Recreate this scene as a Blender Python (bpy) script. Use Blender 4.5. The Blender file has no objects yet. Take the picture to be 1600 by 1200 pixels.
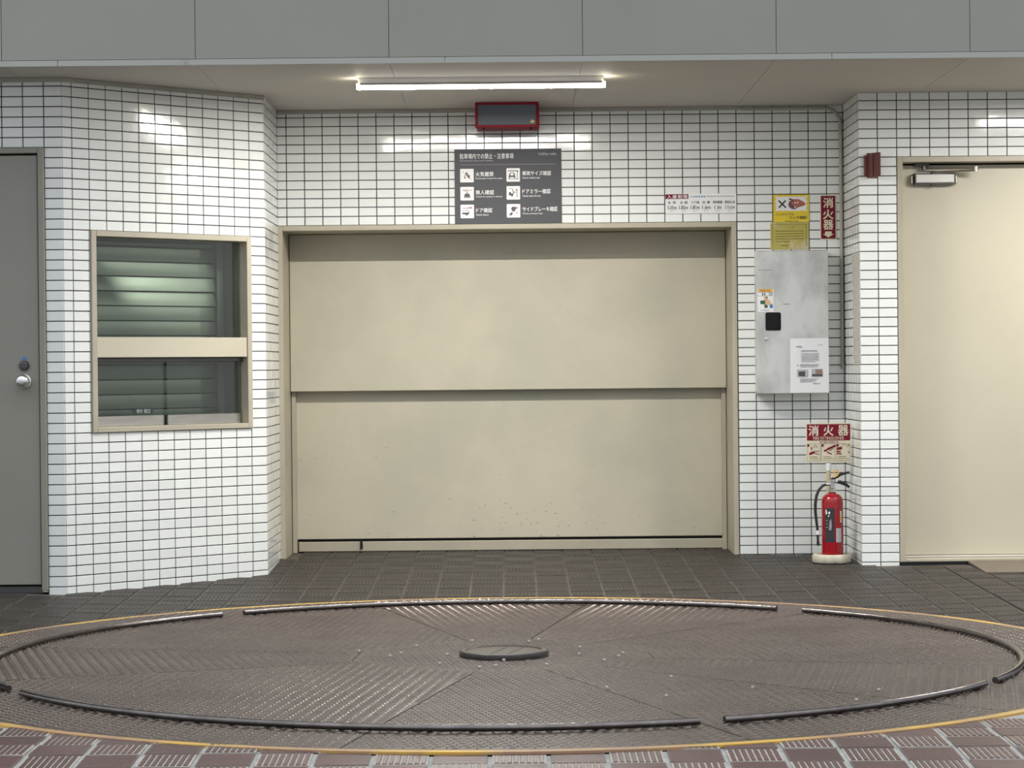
import bpy, math, random
import numpy as np
from mathutils import Matrix, Vector

random.seed(7)
S = bpy.context.scene
COL = S.collection
PI = math.pi

# ------------------------------------------------------------------ camera, sky, exposure
cam = bpy.data.cameras.new('camera')
cam.sensor_width = 36.0
cam.lens = 3750 / 1600 * 36.0
cam.clip_start, cam.clip_end = 0.1, 500
cam_o = bpy.data.objects.new('camera', cam)
COL.objects.link(cam_o)
cam_o.matrix_world = (Matrix.Translation((0, -13.34, 1.06))
                      @ Matrix.Rotation(math.radians(90) - math.atan(28 / 3750), 4, 'X')
                      @ Matrix.Rotation(-0.0095, 4, 'Z'))
S.camera = cam_o

S.view_settings.view_transform = 'Standard'
S.view_settings.look = 'None'
S.view_settings.exposure = 0.0
S.view_settings.gamma = 1.0
S.view_settings.use_curve_mapping = False

SKY = 2.0        # zenith of an overcast sky; the horizon is a third as bright
w = bpy.data.worlds.new('overcast_sky'); S.world = w
w.use_nodes = True
nt = w.node_tree; nt.nodes.clear()
wo = nt.nodes.new('ShaderNodeOutputWorld'); bg = nt.nodes.new('ShaderNodeBackground')
tc = nt.nodes.new('ShaderNodeTexCoord'); no = nt.nodes.new('ShaderNodeTexNoise')
cr = nt.nodes.new('ShaderNodeValToRGB')
no.inputs['Scale'].default_value = 3.0; no.inputs['Detail'].default_value = 5.0
cr.color_ramp.elements[0].position = 0.35; cr.color_ramp.elements[0].color = (0.70, 0.80, 0.92, 1)
cr.color_ramp.elements[1].position = 0.65; cr.color_ramp.elements[1].color = (1.0, 0.99, 0.97, 1)
nt.links.new(tc.outputs['Generated'], no.inputs['Vector'])
nt.links.new(no.outputs['Fac'], cr.inputs['Fac'])
sx = nt.nodes.new('ShaderNodeSeparateXYZ'); ma = nt.nodes.new('ShaderNodeMath'); ma.operation = 'MULTIPLY_ADD'
mx = nt.nodes.new('ShaderNodeMath'); mx.operation = 'MAXIMUM'; mx.inputs[1].default_value = 0.0
ma.inputs[1].default_value = 2 / 3 * SKY; ma.inputs[2].default_value = SKY / 3
nt.links.new(tc.outputs['Generated'], sx.inputs['Vector']); nt.links.new(sx.outputs['Z'], mx.inputs[0]); nt.links.new(mx.outputs['Value'], ma.inputs[0])
nt.links.new(ma.outputs['Value'], bg.inputs['Strength'])
nt.links.new(cr.outputs['Color'], bg.inputs['Color'])
nt.links.new(bg.outputs['Background'], wo.inputs['Surface'])

TUBE_DOWN, TUBE_SIDE, TUBE_END = 1850.0, 8.0, 60.0

# ------------------------------------------------------------------ materials
def mat(name, col, rough=0.5, metal=0.0, var=0.0, scale=8.0, col2=None, bump=0.0, bscale=None, spec=0.5,
        lo=0.35, hi=0.65, objvar=0.0, stretch=None, coat=0.0):
    m = bpy.data.materials.new(name); m.use_nodes = True
    t = m.node_tree; b = t.nodes['Principled BSDF']
    b.inputs['Roughness'].default_value = rough
    b.inputs['Metallic'].default_value = metal
    b.inputs['Specular IOR Level'].default_value = spec
    b.inputs['Coat Weight'].default_value = coat
    c = (*col, 1)
    b.inputs['Base Color'].default_value = c
    src = None
    if var > 0 or col2:
        g = t.nodes.new('ShaderNodeNewGeometry')
        n = t.nodes.new('ShaderNodeTexNoise'); n.inputs['Scale'].default_value = scale
        n.inputs['Detail'].default_value = 6; n.inputs['Roughness'].default_value = 0.6
        vec = g.outputs['Position']
        if stretch:
            mp = t.nodes.new('ShaderNodeMapping'); mp.inputs['Scale'].default_value = stretch
            t.links.new(vec, mp.inputs['Vector']); vec = mp.outputs['Vector']
        t.links.new(vec, n.inputs['Vector'])
        r = t.nodes.new('ShaderNodeValToRGB')
        r.color_ramp.elements[0].position = lo; r.color_ramp.elements[1].position = hi
        k = tuple(max(0, x * (1 - var)) for x in col) if not col2 else col2
        r.color_ramp.elements[0].color = (*k, 1); r.color_ramp.elements[1].color = c
        t.links.new(n.outputs['Fac'], r.inputs['Fac'])
        src = r.outputs['Color']
        t.links.new(src, b.inputs['Base Color'])
    if objvar > 0:
        oi = t.nodes.new('ShaderNodeObjectInfo')
        mr = t.nodes.new('ShaderNodeMapRange')
        mr.inputs['To Min'].default_value = 1 - objvar; mr.inputs['To Max'].default_value = 1 + objvar
        t.links.new(oi.outputs['Random'], mr.inputs['Value'])
        hv = t.nodes.new('ShaderNodeHueSaturation')
        if src: t.links.new(src, hv.inputs['Color'])
        else: hv.inputs['Color'].default_value = c
        t.links.new(mr.outputs['Result'], hv.inputs['Value'])
        t.links.new(hv.outputs['Color'], b.inputs['Base Color'])
    if bump > 0:
        g2 = t.nodes.new('ShaderNodeNewGeometry')
        n2 = t.nodes.new('ShaderNodeTexNoise'); n2.inputs['Scale'].default_value = bscale or scale
        n2.inputs['Detail'].default_value = 3
        t.links.new(g2.outputs['Position'], n2.inputs['Vector'])
        bp = t.nodes.new('ShaderNodeBump'); bp.inputs['Strength'].default_value = bump; bp.inputs['Distance'].default_value = 0.01
        t.links.new(n2.outputs['Fac'], bp.inputs['Height']); t.links.new(bp.outputs['Normal'], b.inputs['Normal'])
    return m

def emit(name, col, s):
    m = bpy.data.materials.new(name); m.use_nodes = True
    b = m.node_tree.nodes['Principled BSDF']
    b.inputs['Base Color'].default_value = (0.8, 0.8, 0.8, 1)
    b.inputs['Emission Color'].default_value = (*col, 1); b.inputs['Emission Strength'].default_value = s
    return m

M = {}
M['tile'] = mat('glazed_white_tile', (0.825, 0.845, 0.825), 0.10, bump=0.12, bscale=9, objvar=0.035, spec=0.6)
M['joint'] = mat('dark_purple_joint', (0.045, 0.035, 0.045), 0.9, var=0.3, scale=20)
M['beige'] = mat('beige_steel_paint', (0.575, 0.53, 0.415), 0.42, col2=(0.475, 0.46, 0.36), scale=1.6, lo=0.3, hi=0.6, bump=0.02, bscale=30)
def scuffs(m, dark, zmax):
    """sparse chips and rust specks in the paint of a steel door, thicker near its foot"""
    t = m.node_tree; b = t.nodes['Principled BSDF']; src = b.inputs['Base Color'].links[0].from_socket
    g = t.nodes.new('ShaderNodeNewGeometry'); mp = t.nodes.new('ShaderNodeMapping'); mp.inputs['Scale'].default_value = (1, 1, 1.6)
    n = t.nodes.new('ShaderNodeTexNoise'); n.inputs['Scale'].default_value = 34; n.inputs['Detail'].default_value = 4
    n2 = t.nodes.new('ShaderNodeTexNoise'); n2.inputs['Scale'].default_value = 2.3
    s_ = t.nodes.new('ShaderNodeSeparateXYZ'); hgt = t.nodes.new('ShaderNodeMapRange')
    hgt.inputs['From Min'].default_value = 0.0; hgt.inputs['From Max'].default_value = zmax
    hgt.inputs['To Min'].default_value = 0.13; hgt.inputs['To Max'].default_value = 0.02
    ad = t.nodes.new('ShaderNodeMath'); ad2 = t.nodes.new('ShaderNodeMath'); ad2.operation = 'MULTIPLY_ADD'; ad2.inputs[1].default_value = 0.25
    rp = t.nodes.new('ShaderNodeValToRGB'); rp.color_ramp.elements[0].position = 0.90; rp.color_ramp.elements[1].position = 0.965
    mx = t.nodes.new('ShaderNodeMixRGB'); mx.inputs['Color2'].default_value = (*dark, 1)
    t.links.new(g.outputs['Position'], mp.inputs['Vector']); t.links.new(mp.outputs['Vector'], n.inputs['Vector']); t.links.new(g.outputs['Position'], n2.inputs['Vector'])
    t.links.new(g.outputs['Position'], s_.inputs['Vector']); t.links.new(s_.outputs['Z'], hgt.inputs['Value'])
    t.links.new(n.outputs['Fac'], ad.inputs[0]); t.links.new(hgt.outputs['Result'], ad.inputs[1])
    t.links.new(n2.outputs['Fac'], ad2.inputs[0]); t.links.new(ad.outputs['Value'], ad2.inputs[2])
    t.links.new(ad2.outputs['Value'], rp.inputs['Fac']); t.links.new(rp.outputs['Color'], mx.inputs['Fac'])
    t.links.new(src, mx.inputs['Color1']); t.links.new(mx.outputs['Color'], b.inputs['Base Color'])
scuffs(M['beige'], (0.30, 0.25, 0.18), 1.2)
M['beige_frame'] = mat('beige_frame_paint', (0.47, 0.43, 0.335), 0.45, var=0.12, scale=3)
M['beige_door'] = mat('beige_door_paint', (0.55, 0.51, 0.40), 0.40, var=0.06, scale=2)
M['grey_door'] = mat('grey_door_paint', (0.275, 0.27, 0.232), 0.45, var=0.06, scale=2)
M['grey_frame'] = mat('grey_frame_paint', (0.29, 0.28, 0.235), 0.45, var=0.08, scale=4)
M['black'] = mat('black_gap', (0.012, 0.012, 0.014), 0.7, spec=0.2)
M['rubber'] = mat('black_rubber', (0.018, 0.018, 0.02), 0.45)
M['dark_steel'] = mat('dark_steel', (0.10, 0.10, 0.10), 0.35, metal=0.6)
M['chrome'] = mat('chrome', (0.75, 0.75, 0.73), 0.14, metal=1.0)
M['steel'] = mat('brushed_stainless', (0.54, 0.52, 0.48), 0.32, metal=1.0, var=0.15, scale=6, stretch=(1, 1, 8))
M['ceiling'] = mat('ceiling_board', (0.56, 0.52, 0.47), 0.65, var=0.04, scale=3)
M['fascia'] = mat('grey_fascia_panel', (0.305, 0.305, 0.272), 0.5, var=0.05, scale=2)
M['fascia_trim'] = mat('pale_trim_strip', (0.40, 0.41, 0.385), 0.5, var=0.25, scale=9, lo=0.28, hi=0.36)
M['caulk'] = mat('grey_caulk', (0.42, 0.41, 0.36), 0.7, var=0.15, scale=10)
M['floor_joint_dark'] = mat('dirty_floor_joint', (0.115, 0.100, 0.082), 0.8, var=0.4, scale=12)
M['floor_joint_pale'] = mat('pale_floor_mortar', (0.42, 0.42, 0.40), 0.8, var=0.35, scale=14)
M['clinker'] = mat('worn_clinker_tile', (0.034, 0.0255, 0.019), 0.46, spec=0.4, col2=(0.027, 0.022, 0.017), scale=5, objvar=0.10, bump=0.10, bscale=60)
M['clinker_groove'] = mat('dirty_clinker_groove', (0.060, 0.052, 0.043), 0.7, var=0.3, scale=30)
M['brick'] = mat('red_clinker_tile', (0.112, 0.052, 0.047), 0.36, col2=(0.085, 0.048, 0.044), scale=7, objvar=0.12, bump=0.08, bscale=60)
M['brick_fine_groove'] = mat('dusty_fine_groove', (0.21, 0.155, 0.14), 0.6, var=0.3, scale=25)
M['brick_groove'] = mat('pale_dust_in_groove', (0.46, 0.43, 0.39), 0.7, var=0.3, scale=25)
M['plate'] = mat('turntable_paint', (0.069, 0.050, 0.038), 0.43, col2=(0.057, 0.041, 0.032), scale=2.2, bump=0.06, bscale=80)
M['tread'] = mat('worn_tread_with_glint', (0.170, 0.132, 0.108), 0.26, metal=0.3, col2=(0.115, 0.086, 0.070), scale=3)  # worn lozenges, painted paler still for the sky glinting on their slopes
M['rail'] = mat('worn_steel_pipe', (0.19, 0.17, 0.165), 0.20, metal=1.0, var=0.35, scale=14)
M['rim'] = mat('dark_rim_paint', (0.045, 0.038, 0.038), 0.3, var=0.3, scale=14)
M['yellow'] = mat('worn_yellow_paint', (0.62, 0.38, 0.060), 0.5, col2=(0.36, 0.22, 0.13), scale=2.5, lo=0.42, hi=0.58)
M['bolt'] = mat('bolt_metal', (0.45, 0.41, 0.37), 0.35, metal=0.6)
M['slat'] = mat('shutter_slat_paint', (0.20, 0.22, 0.19), 0.36, metal=0.55, var=0.08, scale=5)
M['reveal'] = mat('window_reveal_grey', (0.20, 0.21, 0.20), 0.5)
M['cabinet'] = mat('stained_stainless', (0.78, 0.78, 0.76), 0.38, metal=0.62, col2=(0.50, 0.50, 0.49), scale=5.5, lo=0.32, hi=0.62, stretch=(1, 1, 0.6))
M['white'] = mat('white_print', (0.86, 0.86, 0.86), 0.4)
M['paper'] = mat('white_paper', (0.87, 0.88, 0.91), 0.6)
M['ink'] = mat('black_ink', (0.03, 0.03, 0.035), 0.5)
M['ink_grey'] = mat('grey_ink', (0.30, 0.30, 0.32), 0.5)
M['ink_pale'] = mat('pale_grey_ink', (0.50, 0.50, 0.53), 0.5)
M['sign_grey'] = mat('charcoal_sign', (0.082, 0.083, 0.092), 0.5, spec=0.3)
M['sign_line'] = mat('pale_sign_line', (0.24, 0.24, 0.25), 0.4)
M['picto'] = mat('pictogram_charcoal', (0.085, 0.075, 0.08), 0.5)
M['picto_red'] = mat('pictogram_red', (0.55, 0.18, 0.20), 0.5)
M['red_sign'] = mat('crimson_sign', (0.17, 0.004, 0.018), 0.5, spec=0.3)
M['red_board'] = mat('crimson_board', (0.20, 0.004, 0.022), 0.5, spec=0.3)
M['cream'] = mat('cream_sign', (0.80, 0.72, 0.56), 0.45, var=0.12, scale=12)
M['yellow_sign'] = mat('yellow_sign', (0.80, 0.60, 0.03), 0.4)
M['olive'] = mat('faded_yellow_notice', (0.50, 0.43, 0.10), 0.5, col2=(0.60, 0.53, 0.32), scale=12, lo=0.36, hi=0.48)
M['olive_ink'] = mat('olive_ink', (0.20, 0.19, 0.03), 0.5)
M['car_red'] = mat('faded_red_print', (0.42, 0.13, 0.10), 0.5)
M['car_dark'] = mat('dark_red_print', (0.16, 0.07, 0.08), 0.5)
M['blue'] = mat('blue_print', (0.06, 0.22, 0.55), 0.5)
M['orange'] = mat('orange_print', (0.85, 0.48, 0.08), 0.5)
M['green'] = mat('green_print', (0.03, 0.12, 0.08), 0.5)
M['plate_dark'] = mat('dark_green_plate', (0.02, 0.035, 0.03), 0.4)
M['skin'] = mat('skin_print', (0.72, 0.46, 0.28), 0.5)
M['red_frame'] = mat('crimson_frame', (0.24, 0.005, 0.016), 0.55, spec=0.25)
M['lamp_panel'] = mat('unlit_grey_panel', (0.125, 0.145, 0.175), 0.5, spec=0.3)
M['brass'] = mat('pale_brass', (0.55, 0.45, 0.22), 0.35, metal=0.4)
M['maroon'] = mat('maroon_paint', (0.115, 0.022, 0.018), 0.5)
M['rust'] = mat('rusty_bracket', (0.22, 0.13, 0.06), 0.8, var=0.6, scale=40)
M['ext_red'] = mat('extinguisher_red', (0.33, 0.003, 0.010), 0.22, coat=0.4)
M['concrete'] = mat('cream_concrete', (0.62, 0.58, 0.46), 0.75, var=0.3, scale=25, lo=0.3, hi=0.5)
M['mortar'] = mat('rough_mortar_patch', (0.62, 0.60, 0.55), 0.9, var=0.35, scale=40, bump=0.5, bscale=90)
M['conduit'] = mat('conduit_paint', (0.42, 0.40, 0.325), 0.45, var=0.1, scale=20)
M['ramp'] = mat('brown_ramp_plate', (0.16, 0.125, 0.095), 0.5, var=0.15, scale=20, bump=0.1, bscale=120)
M['asphalt'] = mat('street_asphalt', (0.20, 0.20, 0.20), 0.9, var=0.2, scale=5)
M['batten'] = mat('white_enamel', (0.72, 0.70, 0.66), 0.4)
M['pole'] = mat('yellowed_plastic', (0.62, 0.52, 0.30), 0.4)
M['stripe_white'] = mat('sill_bright', (0.60, 0.58, 0.52), 0.35, metal=0.3)
M['glow_down'] = emit('led_lens', (1.0, 0.965, 0.90), TUBE_DOWN)
M['glow_side'] = emit('led_diffuser_side', (1.0, 0.96, 0.90), TUBE_SIDE)
M['glow_end'] = emit('led_end_leak', (1.0, 0.95, 0.72), TUBE_END)
g = bpy.data.materials.new('clear_glass'); g.use_nodes = True       # thin pane: lets light through, mirrors at its Fresnel share
t = g.node_tree; t.nodes.remove(t.nodes['Principled BSDF'])
a_, b_, f_, x_ = (t.nodes.new(k) for k in ('ShaderNodeBsdfTransparent', 'ShaderNodeBsdfGlossy', 'ShaderNodeFresnel', 'ShaderNodeMixShader'))
a_.inputs['Color'].default_value = (0.93, 0.97, 0.94, 1); b_.inputs['Roughness'].default_value = 0.02; f_.inputs['IOR'].default_value = 1.45
t.links.new(f_.outputs['Fac'], x_.inputs['Fac']); t.links.new(a_.outputs[0], x_.inputs[1]); t.links.new(b_.outputs[0], x_.inputs[2])
t.links.new(x_.outputs[0], t.nodes['Material Output'].inputs['Surface'])
M['glass'] = g

# ------------------------------------------------------------------ mesh helpers
class MB:
    def __init__(s): s.v, s.f, s.m = [], [], []
    def add(s, vs, fs, mi=0):
        o = len(s.v); s.v += [tuple(x) for x in vs]
        for f in fs: s.f.append(tuple(i + o for i in f)); s.m.append(mi)
        return s
    def box(s, x0, x1, y0, y1, z0, z1, mi=0, ch=0.0):
        if ch > 0:      # box with its four edges on the -y face chamfered
            a = [(x0, y1, z0), (x1, y1, z0), (x1, y1, z1), (x0, y1, z1)]
            b_ = [(x0, y0 + ch, z0), (x1, y0 + ch, z0), (x1, y0 + ch, z1), (x0, y0 + ch, z1)]
            c = [(x0 + ch, y0, z0 + ch), (x1 - ch, y0, z0 + ch), (x1 - ch, y0, z1 - ch), (x0 + ch, y0, z1 - ch)]
            fs = [(3, 2, 1, 0), (8, 9, 10, 11)]
            for k in range(4):
                n = (k + 1) % 4
                fs += [(k, n, 4 + n, 4 + k), (4 + k, 4 + n, 8 + n, 8 + k)]
            return s.add(a + b_ + c, fs, mi)
        v = [(x0, y0, z0), (x1, y0, z0), (x1, y1, z0), (x0, y1, z0), (x0, y0, z1), (x1, y0, z1), (x1, y1, z1), (x0, y1, z1)]
        return s.add(v, [(3, 2, 1, 0), (4, 5, 6, 7), (0, 1, 5, 4), (1, 2, 6, 5), (2, 3, 7, 6), (3, 0, 4, 7)], mi)
    def prism(s, pts, y0, y1, mi=0):        # outline in x,z (counter-clockwise seen from -y), extruded along y
        n = len(pts)
        v = [(p[0], y0, p[1]) for p in pts] + [(p[0], y1, p[1]) for p in pts]
        fs = [tuple(range(n)), tuple(range(2 * n - 1, n - 1, -1))]
        fs += [(k, k + n, (k + 1) % n + n, (k + 1) % n) for k in range(n)]
        return s.add(v, fs, mi)
    def tube(s, pts, r, seg=10, mi=0, cap=True):
        P = [Vector(p) for p in pts]; rings = []
        rr = r if isinstance(r, (list, tuple)) else [r] * len(P)
        up = Vector((0, 0, 1)); prev = None
        for i, p in enumerate(P):
            d = (P[min(i + 1, len(P) - 1)] - P[max(i - 1, 0)]).normalized()
            if prev is None:
                a = up.cross(d)
                if a.length < 1e-3: a = Vector((1, 0, 0)).cross(d)
                a.normalize()
            else:
                a = prev - d * prev.dot(d); a.normalize()
            prev = a; b_ = d.cross(a)
            rings.append([p + (a * math.cos(2 * PI * k / seg) + b_ * math.sin(2 * PI * k / seg)) * rr[i] for k in range(seg)])
        v = [q for R in rings for q in R]; fs = []
        for i in range(len(P) - 1):
            for k in range(seg):
                n = (k + 1) % seg
                fs.append((i * seg + k, i * seg + n, (i + 1) * seg + n, (i + 1) * seg + k))
        if cap:
            fs.append(tuple(range(seg - 1, -1, -1))); fs.append(tuple((len(P) - 1) * seg + k for k in range(seg)))
        return s.add(v, fs, mi)
    def lathe(s, prof, seg=32, c=(0, 0, 0), mi=0, a0=0.0, a1=2 * PI, axis='z'):
        full = abs(a1 - a0 - 2 * PI) < 1e-6
        n = seg if full else seg + 1
        v = []
        for (r, z) in prof:
            for k in range(n):
                a = a0 + (a1 - a0) * k / seg
                if axis == 'z': v.append((c[0] + r * math.cos(a), c[1] + r * math.sin(a), c[2] + z))
                else: v.append((c[0] + r * math.cos(a), c[1] - z, c[2] + r * math.sin(a)))   # axis towards -y
        fs = []
        for i in range(len(prof) - 1):
            for k in range(seg):
                q = (k + 1) % n if full else k + 1
                fs.append((i * n + k, i * n + q, (i + 1) * n + q, (i + 1) * n + k))
        return s.add(v, fs, mi)
    def mesh(s, name, mats, smooth=False):
        me = bpy.data.meshes.new(name); me.from_pydata(s.v, [], s.f)
        for m in (mats if isinstance(mats, (list, tuple)) else [mats]): me.materials.append(m)
        if any(s.m): me.polygons.foreach_set('material_index', s.m)
        if smooth: me.polygons.foreach_set('use_smooth', [True] * len(me.polygons))
        me.update()
        return me
    def build(s, name, mats, parent=None, smooth=False, loc=None, angle=None):
        me = s.mesh(name, mats, smooth)
        if smooth:
            try: me.set_sharp_from_angle(angle=math.radians(angle or 40))
            except Exception: pass
        return link(name, me, parent, loc)

def link(name, data, parent=None, loc=None, rz=0.0):
    o = bpy.data.objects.new(name, data); COL.objects.link(o)
    if parent: o.parent = parent
    if loc: o.location = loc
    if rz: o.rotation_euler = (0, 0, rz)
    return o
def tag(o, label=None, cat=None, group=None, kind=None):
    if label: o['label'] = label
    if cat: o['category'] = cat
    if group: o['group'] = group
    if kind: o['kind'] = kind
    return o
def thing(name, label, cat, loc=(0, 0, 0), rz=0.0, group=None, kind=None):
    return tag(link(name, None, None, loc, rz), label, cat, group, kind)
def bevel(o, wd, seg=2):
    m = o.modifiers.new('bevel', 'BEVEL'); m.width = wd; m.segments = seg; m.limit_method = 'ANGLE'
    return o
def rrect(x0, x1, z0, z1, r, n=5):
    pts = []
    for cx, cz, a in ((x1 - r, z0 + r, -90), (x1 - r, z1 - r, 0), (x0 + r, z1 - r, 90), (x0 + r, z0 + r, 180)):
        for k in range(n + 1):
            t = math.radians(a + 90 * k / n); pts.append((cx + r * math.cos(t), cz + r * math.sin(t)))
    return pts

# lettering: flat print a fraction of a millimetre proud of its board (faces -y)
_cur = bpy.data.curves.new('lettering_source', 'FONT'); _cur_o = bpy.data.objects.new('lettering_source', _cur); COL.objects.link(_cur_o)
_cache = {}
def glyphs(txt, bold, gap):
    key = (txt, bold, gap)
    if key not in _cache:
        _cur.body = txt; _cur.size = 1.0; _cur.offset = bold; _cur.space_character = gap
        _cur.resolution_u = 3
        dg = bpy.context.evaluated_depsgraph_get(); dg.update()
        me = bpy.data.meshes.new_from_object(_cur_o.evaluated_get(dg))
        v = [tuple(x.co) for x in me.vertices]; f = [tuple(p.vertices) for p in me.polygons]
        bpy.data.meshes.remove(me); _cache[key] = (v, f)
    return _cache[key]
def text(mb, txt, x0, x1, z0, z1, y, mi=0, bold=0.0, gap=1.0):
    """fit the words to a box on the board"""
    v, f = glyphs(txt, 0.0, gap)
    if not v: return
    ax, bx = min(p[0] for p in v), max(p[0] for p in v); az, bz = min(p[1] for p in v), max(p[1] for p in v)
    sx, sz = (x1 - x0) / max(1e-6, bx - ax), (z1 - z0) / max(1e-6, bz - az)
    e = bold * 0.8 * sz                          # heavier strokes: the same outline laid down again a hair to each side
    for k, (ox, oz) in enumerate(((0, 0),) if bold <= 0 else ((0, 0), (e, 0), (-e, 0), (0, e), (0, -e))):
        mb.add([(x0 + (p[0] - ax) * sx + ox, y - 0.00012 * k, z0 + (p[1] - az) * sz + oz) for p in v], f, mi)
def flat(mb, pts, y, mi=0):
    mb.add([(p[0], y, p[1]) for p in pts], [tuple(range(len(pts)))], mi)
def fbox(mb, x0, x1, z0, z1, y, mi=0): flat(mb, [(x0, z0), (x1, z0), (x1, z1), (x0, z1)], y, mi)
def dashes(mb, x0, x1, z, h, y, mi=0, seed=0):       # a line of print too small to read
    r = random.Random(seed); x = x0
    while x < x1 - 0.001:
        e = min(x1, x + r.uniform(0.003, 0.011)); fbox(mb, x, e, z - h / 2, z + h / 2, y, mi); x = e + r.uniform(0.0008, 0.002)

# ------------------------------------------------------------------ floor heights
CX, CY, ZT = -0.041, -4.05, -0.060          # turntable centre, its top
RD = 2.33
def ring_back(x):
    d = x - CX
    return CY + math.sqrt(RD * RD - d * d) if abs(d) < RD else CY
def zfloor(x, y):
    zb = ZT - 0.004
    if y >= 0: return 0.0
    if y < -6.25: return zb - 0.046 * (-6.25 - y)
    yb = ring_back(x)
    return zb * min(1.0, (y / yb)) ** 0.85
def slope_rot(x, y):
    e = 0.03
    gx = (zfloor(x + e, y) - zfloor(x - e, y)) / (2 * e); gy = (zfloor(x, y + e) - zfloor(x, y - e)) / (2 * e)
    return (math.atan(gy), -math.atan(gx), 0)

# floor slab: dark joints behind the turntable, pale mortar in front of it
xs = [-7, -4.5] + [-3.4 + 0.2 * i for i in range(35)] + [4.5, 7]
ys = [0.6, 0.3, 0.0] + [-0.2 * i for i in range(1, 47)]
fb = MB(); V = [(x, y, zfloor(x, y) - 0.0035) for y in ys for x in xs]
F, FM = [], []
for j in range(len(ys) - 1):
    for i in range(len(xs) - 1):
        F.append((j * len(xs) + i, (j + 1) * len(xs) + i, (j + 1) * len(xs) + i + 1, j * len(xs) + i + 1)); FM.append(0 if ys[j] > -5 else 1)
fb.v, fb.f, fb.m = V, F, FM
floor = tag(fb.build('floor', [M['floor_joint_dark'], M['floor_joint_pale']], smooth=True),
            'brown clinker tile floor sloping around the turntable', 'floor', kind='structure')

def tile_wide(wd, dp, n, mats):             # ribs running away from the viewer
    b_ = MB(); h = 0.0025
    b_.box(-wd / 2, wd / 2, -dp / 2, dp / 2, -0.012, 0.0, 1)
    b_.f.pop(0); b_.m.pop(0)
    e = 0.004; p = (wd - 2 * e) / n
    for k in range(n):
        a = -wd / 2 + e + p * k + p * 0.20; c = a + p * 0.60
        v = [(a - .001, -dp / 2 + e, 0), (c + .001, -dp / 2 + e, 0), (c + .001, dp / 2 - e, 0), (a - .001, dp / 2 - e, 0),
             (a, -dp / 2 + e + .001, h), (c, -dp / 2 + e + .001, h), (c, dp / 2 - e - .001, h), (a, dp / 2 - e - .001, h)]
        b_.add(v, [(4, 5, 6, 7), (0, 1, 5, 4), (1, 2, 6, 5), (2, 3, 7, 6), (3, 0, 4, 7)], 0)
    return b_.mesh('tile', mats)
def tile_fine(wd, dp, n, mats):             # fine ribs running across
    b_ = MB(); h = 0.0016
    b_.box(-wd / 2, wd / 2, -dp / 2, dp / 2, -0.012, 0.0005, 1)
    b_.f.pop(0); b_.m.pop(0)
    e = 0.003; p = (dp - 2 * e) / n
    for k in range(n):
        a = -dp / 2 + e + p * k + p * 0.10; c = a + p * 0.80
        v = [(-wd / 2 + e, a, 0), (wd / 2 - e, a, 0), (wd / 2 - e, c, 0), (-wd / 2 + e, c, 0),
             (-wd / 2 + e, a + .001, h), (wd / 2 - e, a + .001, h), (wd / 2 - e, c - .001, h), (-wd / 2 + e, c - .001, h)]
        b_.add(v, [(4, 5, 6, 7), (0, 1, 5, 4), (1, 2, 6, 5), (2, 3, 7, 6), (3, 0, 4, 7)], 0)
    return b_.mesh('tile', mats)

bay_a, bay_b = Vector((-2.188, -1.60)), Vector((-1.2925, -0.72))
def inside_building(x, y):
    if y > 0.42: return True
    if y > 0.02: return not (-1.27 < x < 1.23)
    if x > 1.86 and y > -0.60: return True
    if x < -1.30:
        if x < -2.188: return y > -1.60
        t = (x - bay_a.x) / (bay_b.x - bay_a.x)
        return y > bay_a.y + t * (bay_b.y - bay_a.y) + 0.01
    return False
spots = []
p = 0.165
for i in range(-22, 23):                     # behind the turntable
    for j in range(-3, 26):
        x = -0.052 + p * (i + 0.5); y = -0.02 - p * (j + 0.5)
        if inside_building(x, y) or y < -4.2: continue
        if math.hypot(x - CX, y - CY) < RD - 0.13: continue
        lim = 0.2133 * (13.34 + y) + 0.15
        if abs(x) > lim: continue
        spots.append((13.34 + y, x, y, 'rear', (i + j) % 2))
px, py = 0.170, 0.176
for i in range(-11, 12):                     # in front of the turntable
    for j in range(-5, 4):
        x = -0.244 + px * (i + 0.5); y = -6.50 + py * (j + 0.5)
        if math.hypot(x - CX, y - CY) < RD - 0.12 or y > -5.6: continue
        if abs(x) > 0.2133 * (13.34 + y) + 0.2 or y < -7.0: continue
        spots.append((13.34 + y, x, y, 'front', (i + j) % 2))
spots.sort()
TM = {('rear', 0): tile_fine(0.156, 0.156, 9, [M['clinker'], M['clinker_groove']]),
      ('rear', 1): tile_wide(0.156, 0.156, 8, [M['clinker'], M['clinker_groove']]),
      ('front', 0): tile_fine(0.156, 0.166, 9, [M['brick'], M['brick_fine_groove']]),
      ('front', 1): tile_wide(0.156, 0.166, 8, [M['brick'], M['brick_groove']])}
rest = MB()
for k, (d, x, y, zone, par) in enumerate(spots):
    rx, ry, rz = slope_rot(x, y)
    rx += random.uniform(-.005, .005); ry += random.uniform(-.005, .005); rz += random.uniform(-.006, .006)
    z = zfloor(x, y) + random.uniform(-0.001, 0.001)
    if k < 300:
        o = link('tile', TM[zone, par], floor, (x, y, z)); o.rotation_euler = (rx, ry, rz)
    else:
        me = TM[zone, par]; mx = Matrix.Translation((x, y, z)) @ Matrix.Rotation(ry, 4, 'Y') @ Matrix.Rotation(rx, 4, 'X')
        o_ = len(rest.v); rest.v += [tuple(mx @ q.co) for q in me.vertices]
        for q in me.polygons: rest.f.append(tuple(i + o_ for i in q.vertices)); rest.m.append(q.material_index)
if rest.v:
    tag(rest.build('floor_tiles', [M['clinker'], M['clinker_groove']], floor), kind='stuff')

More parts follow.
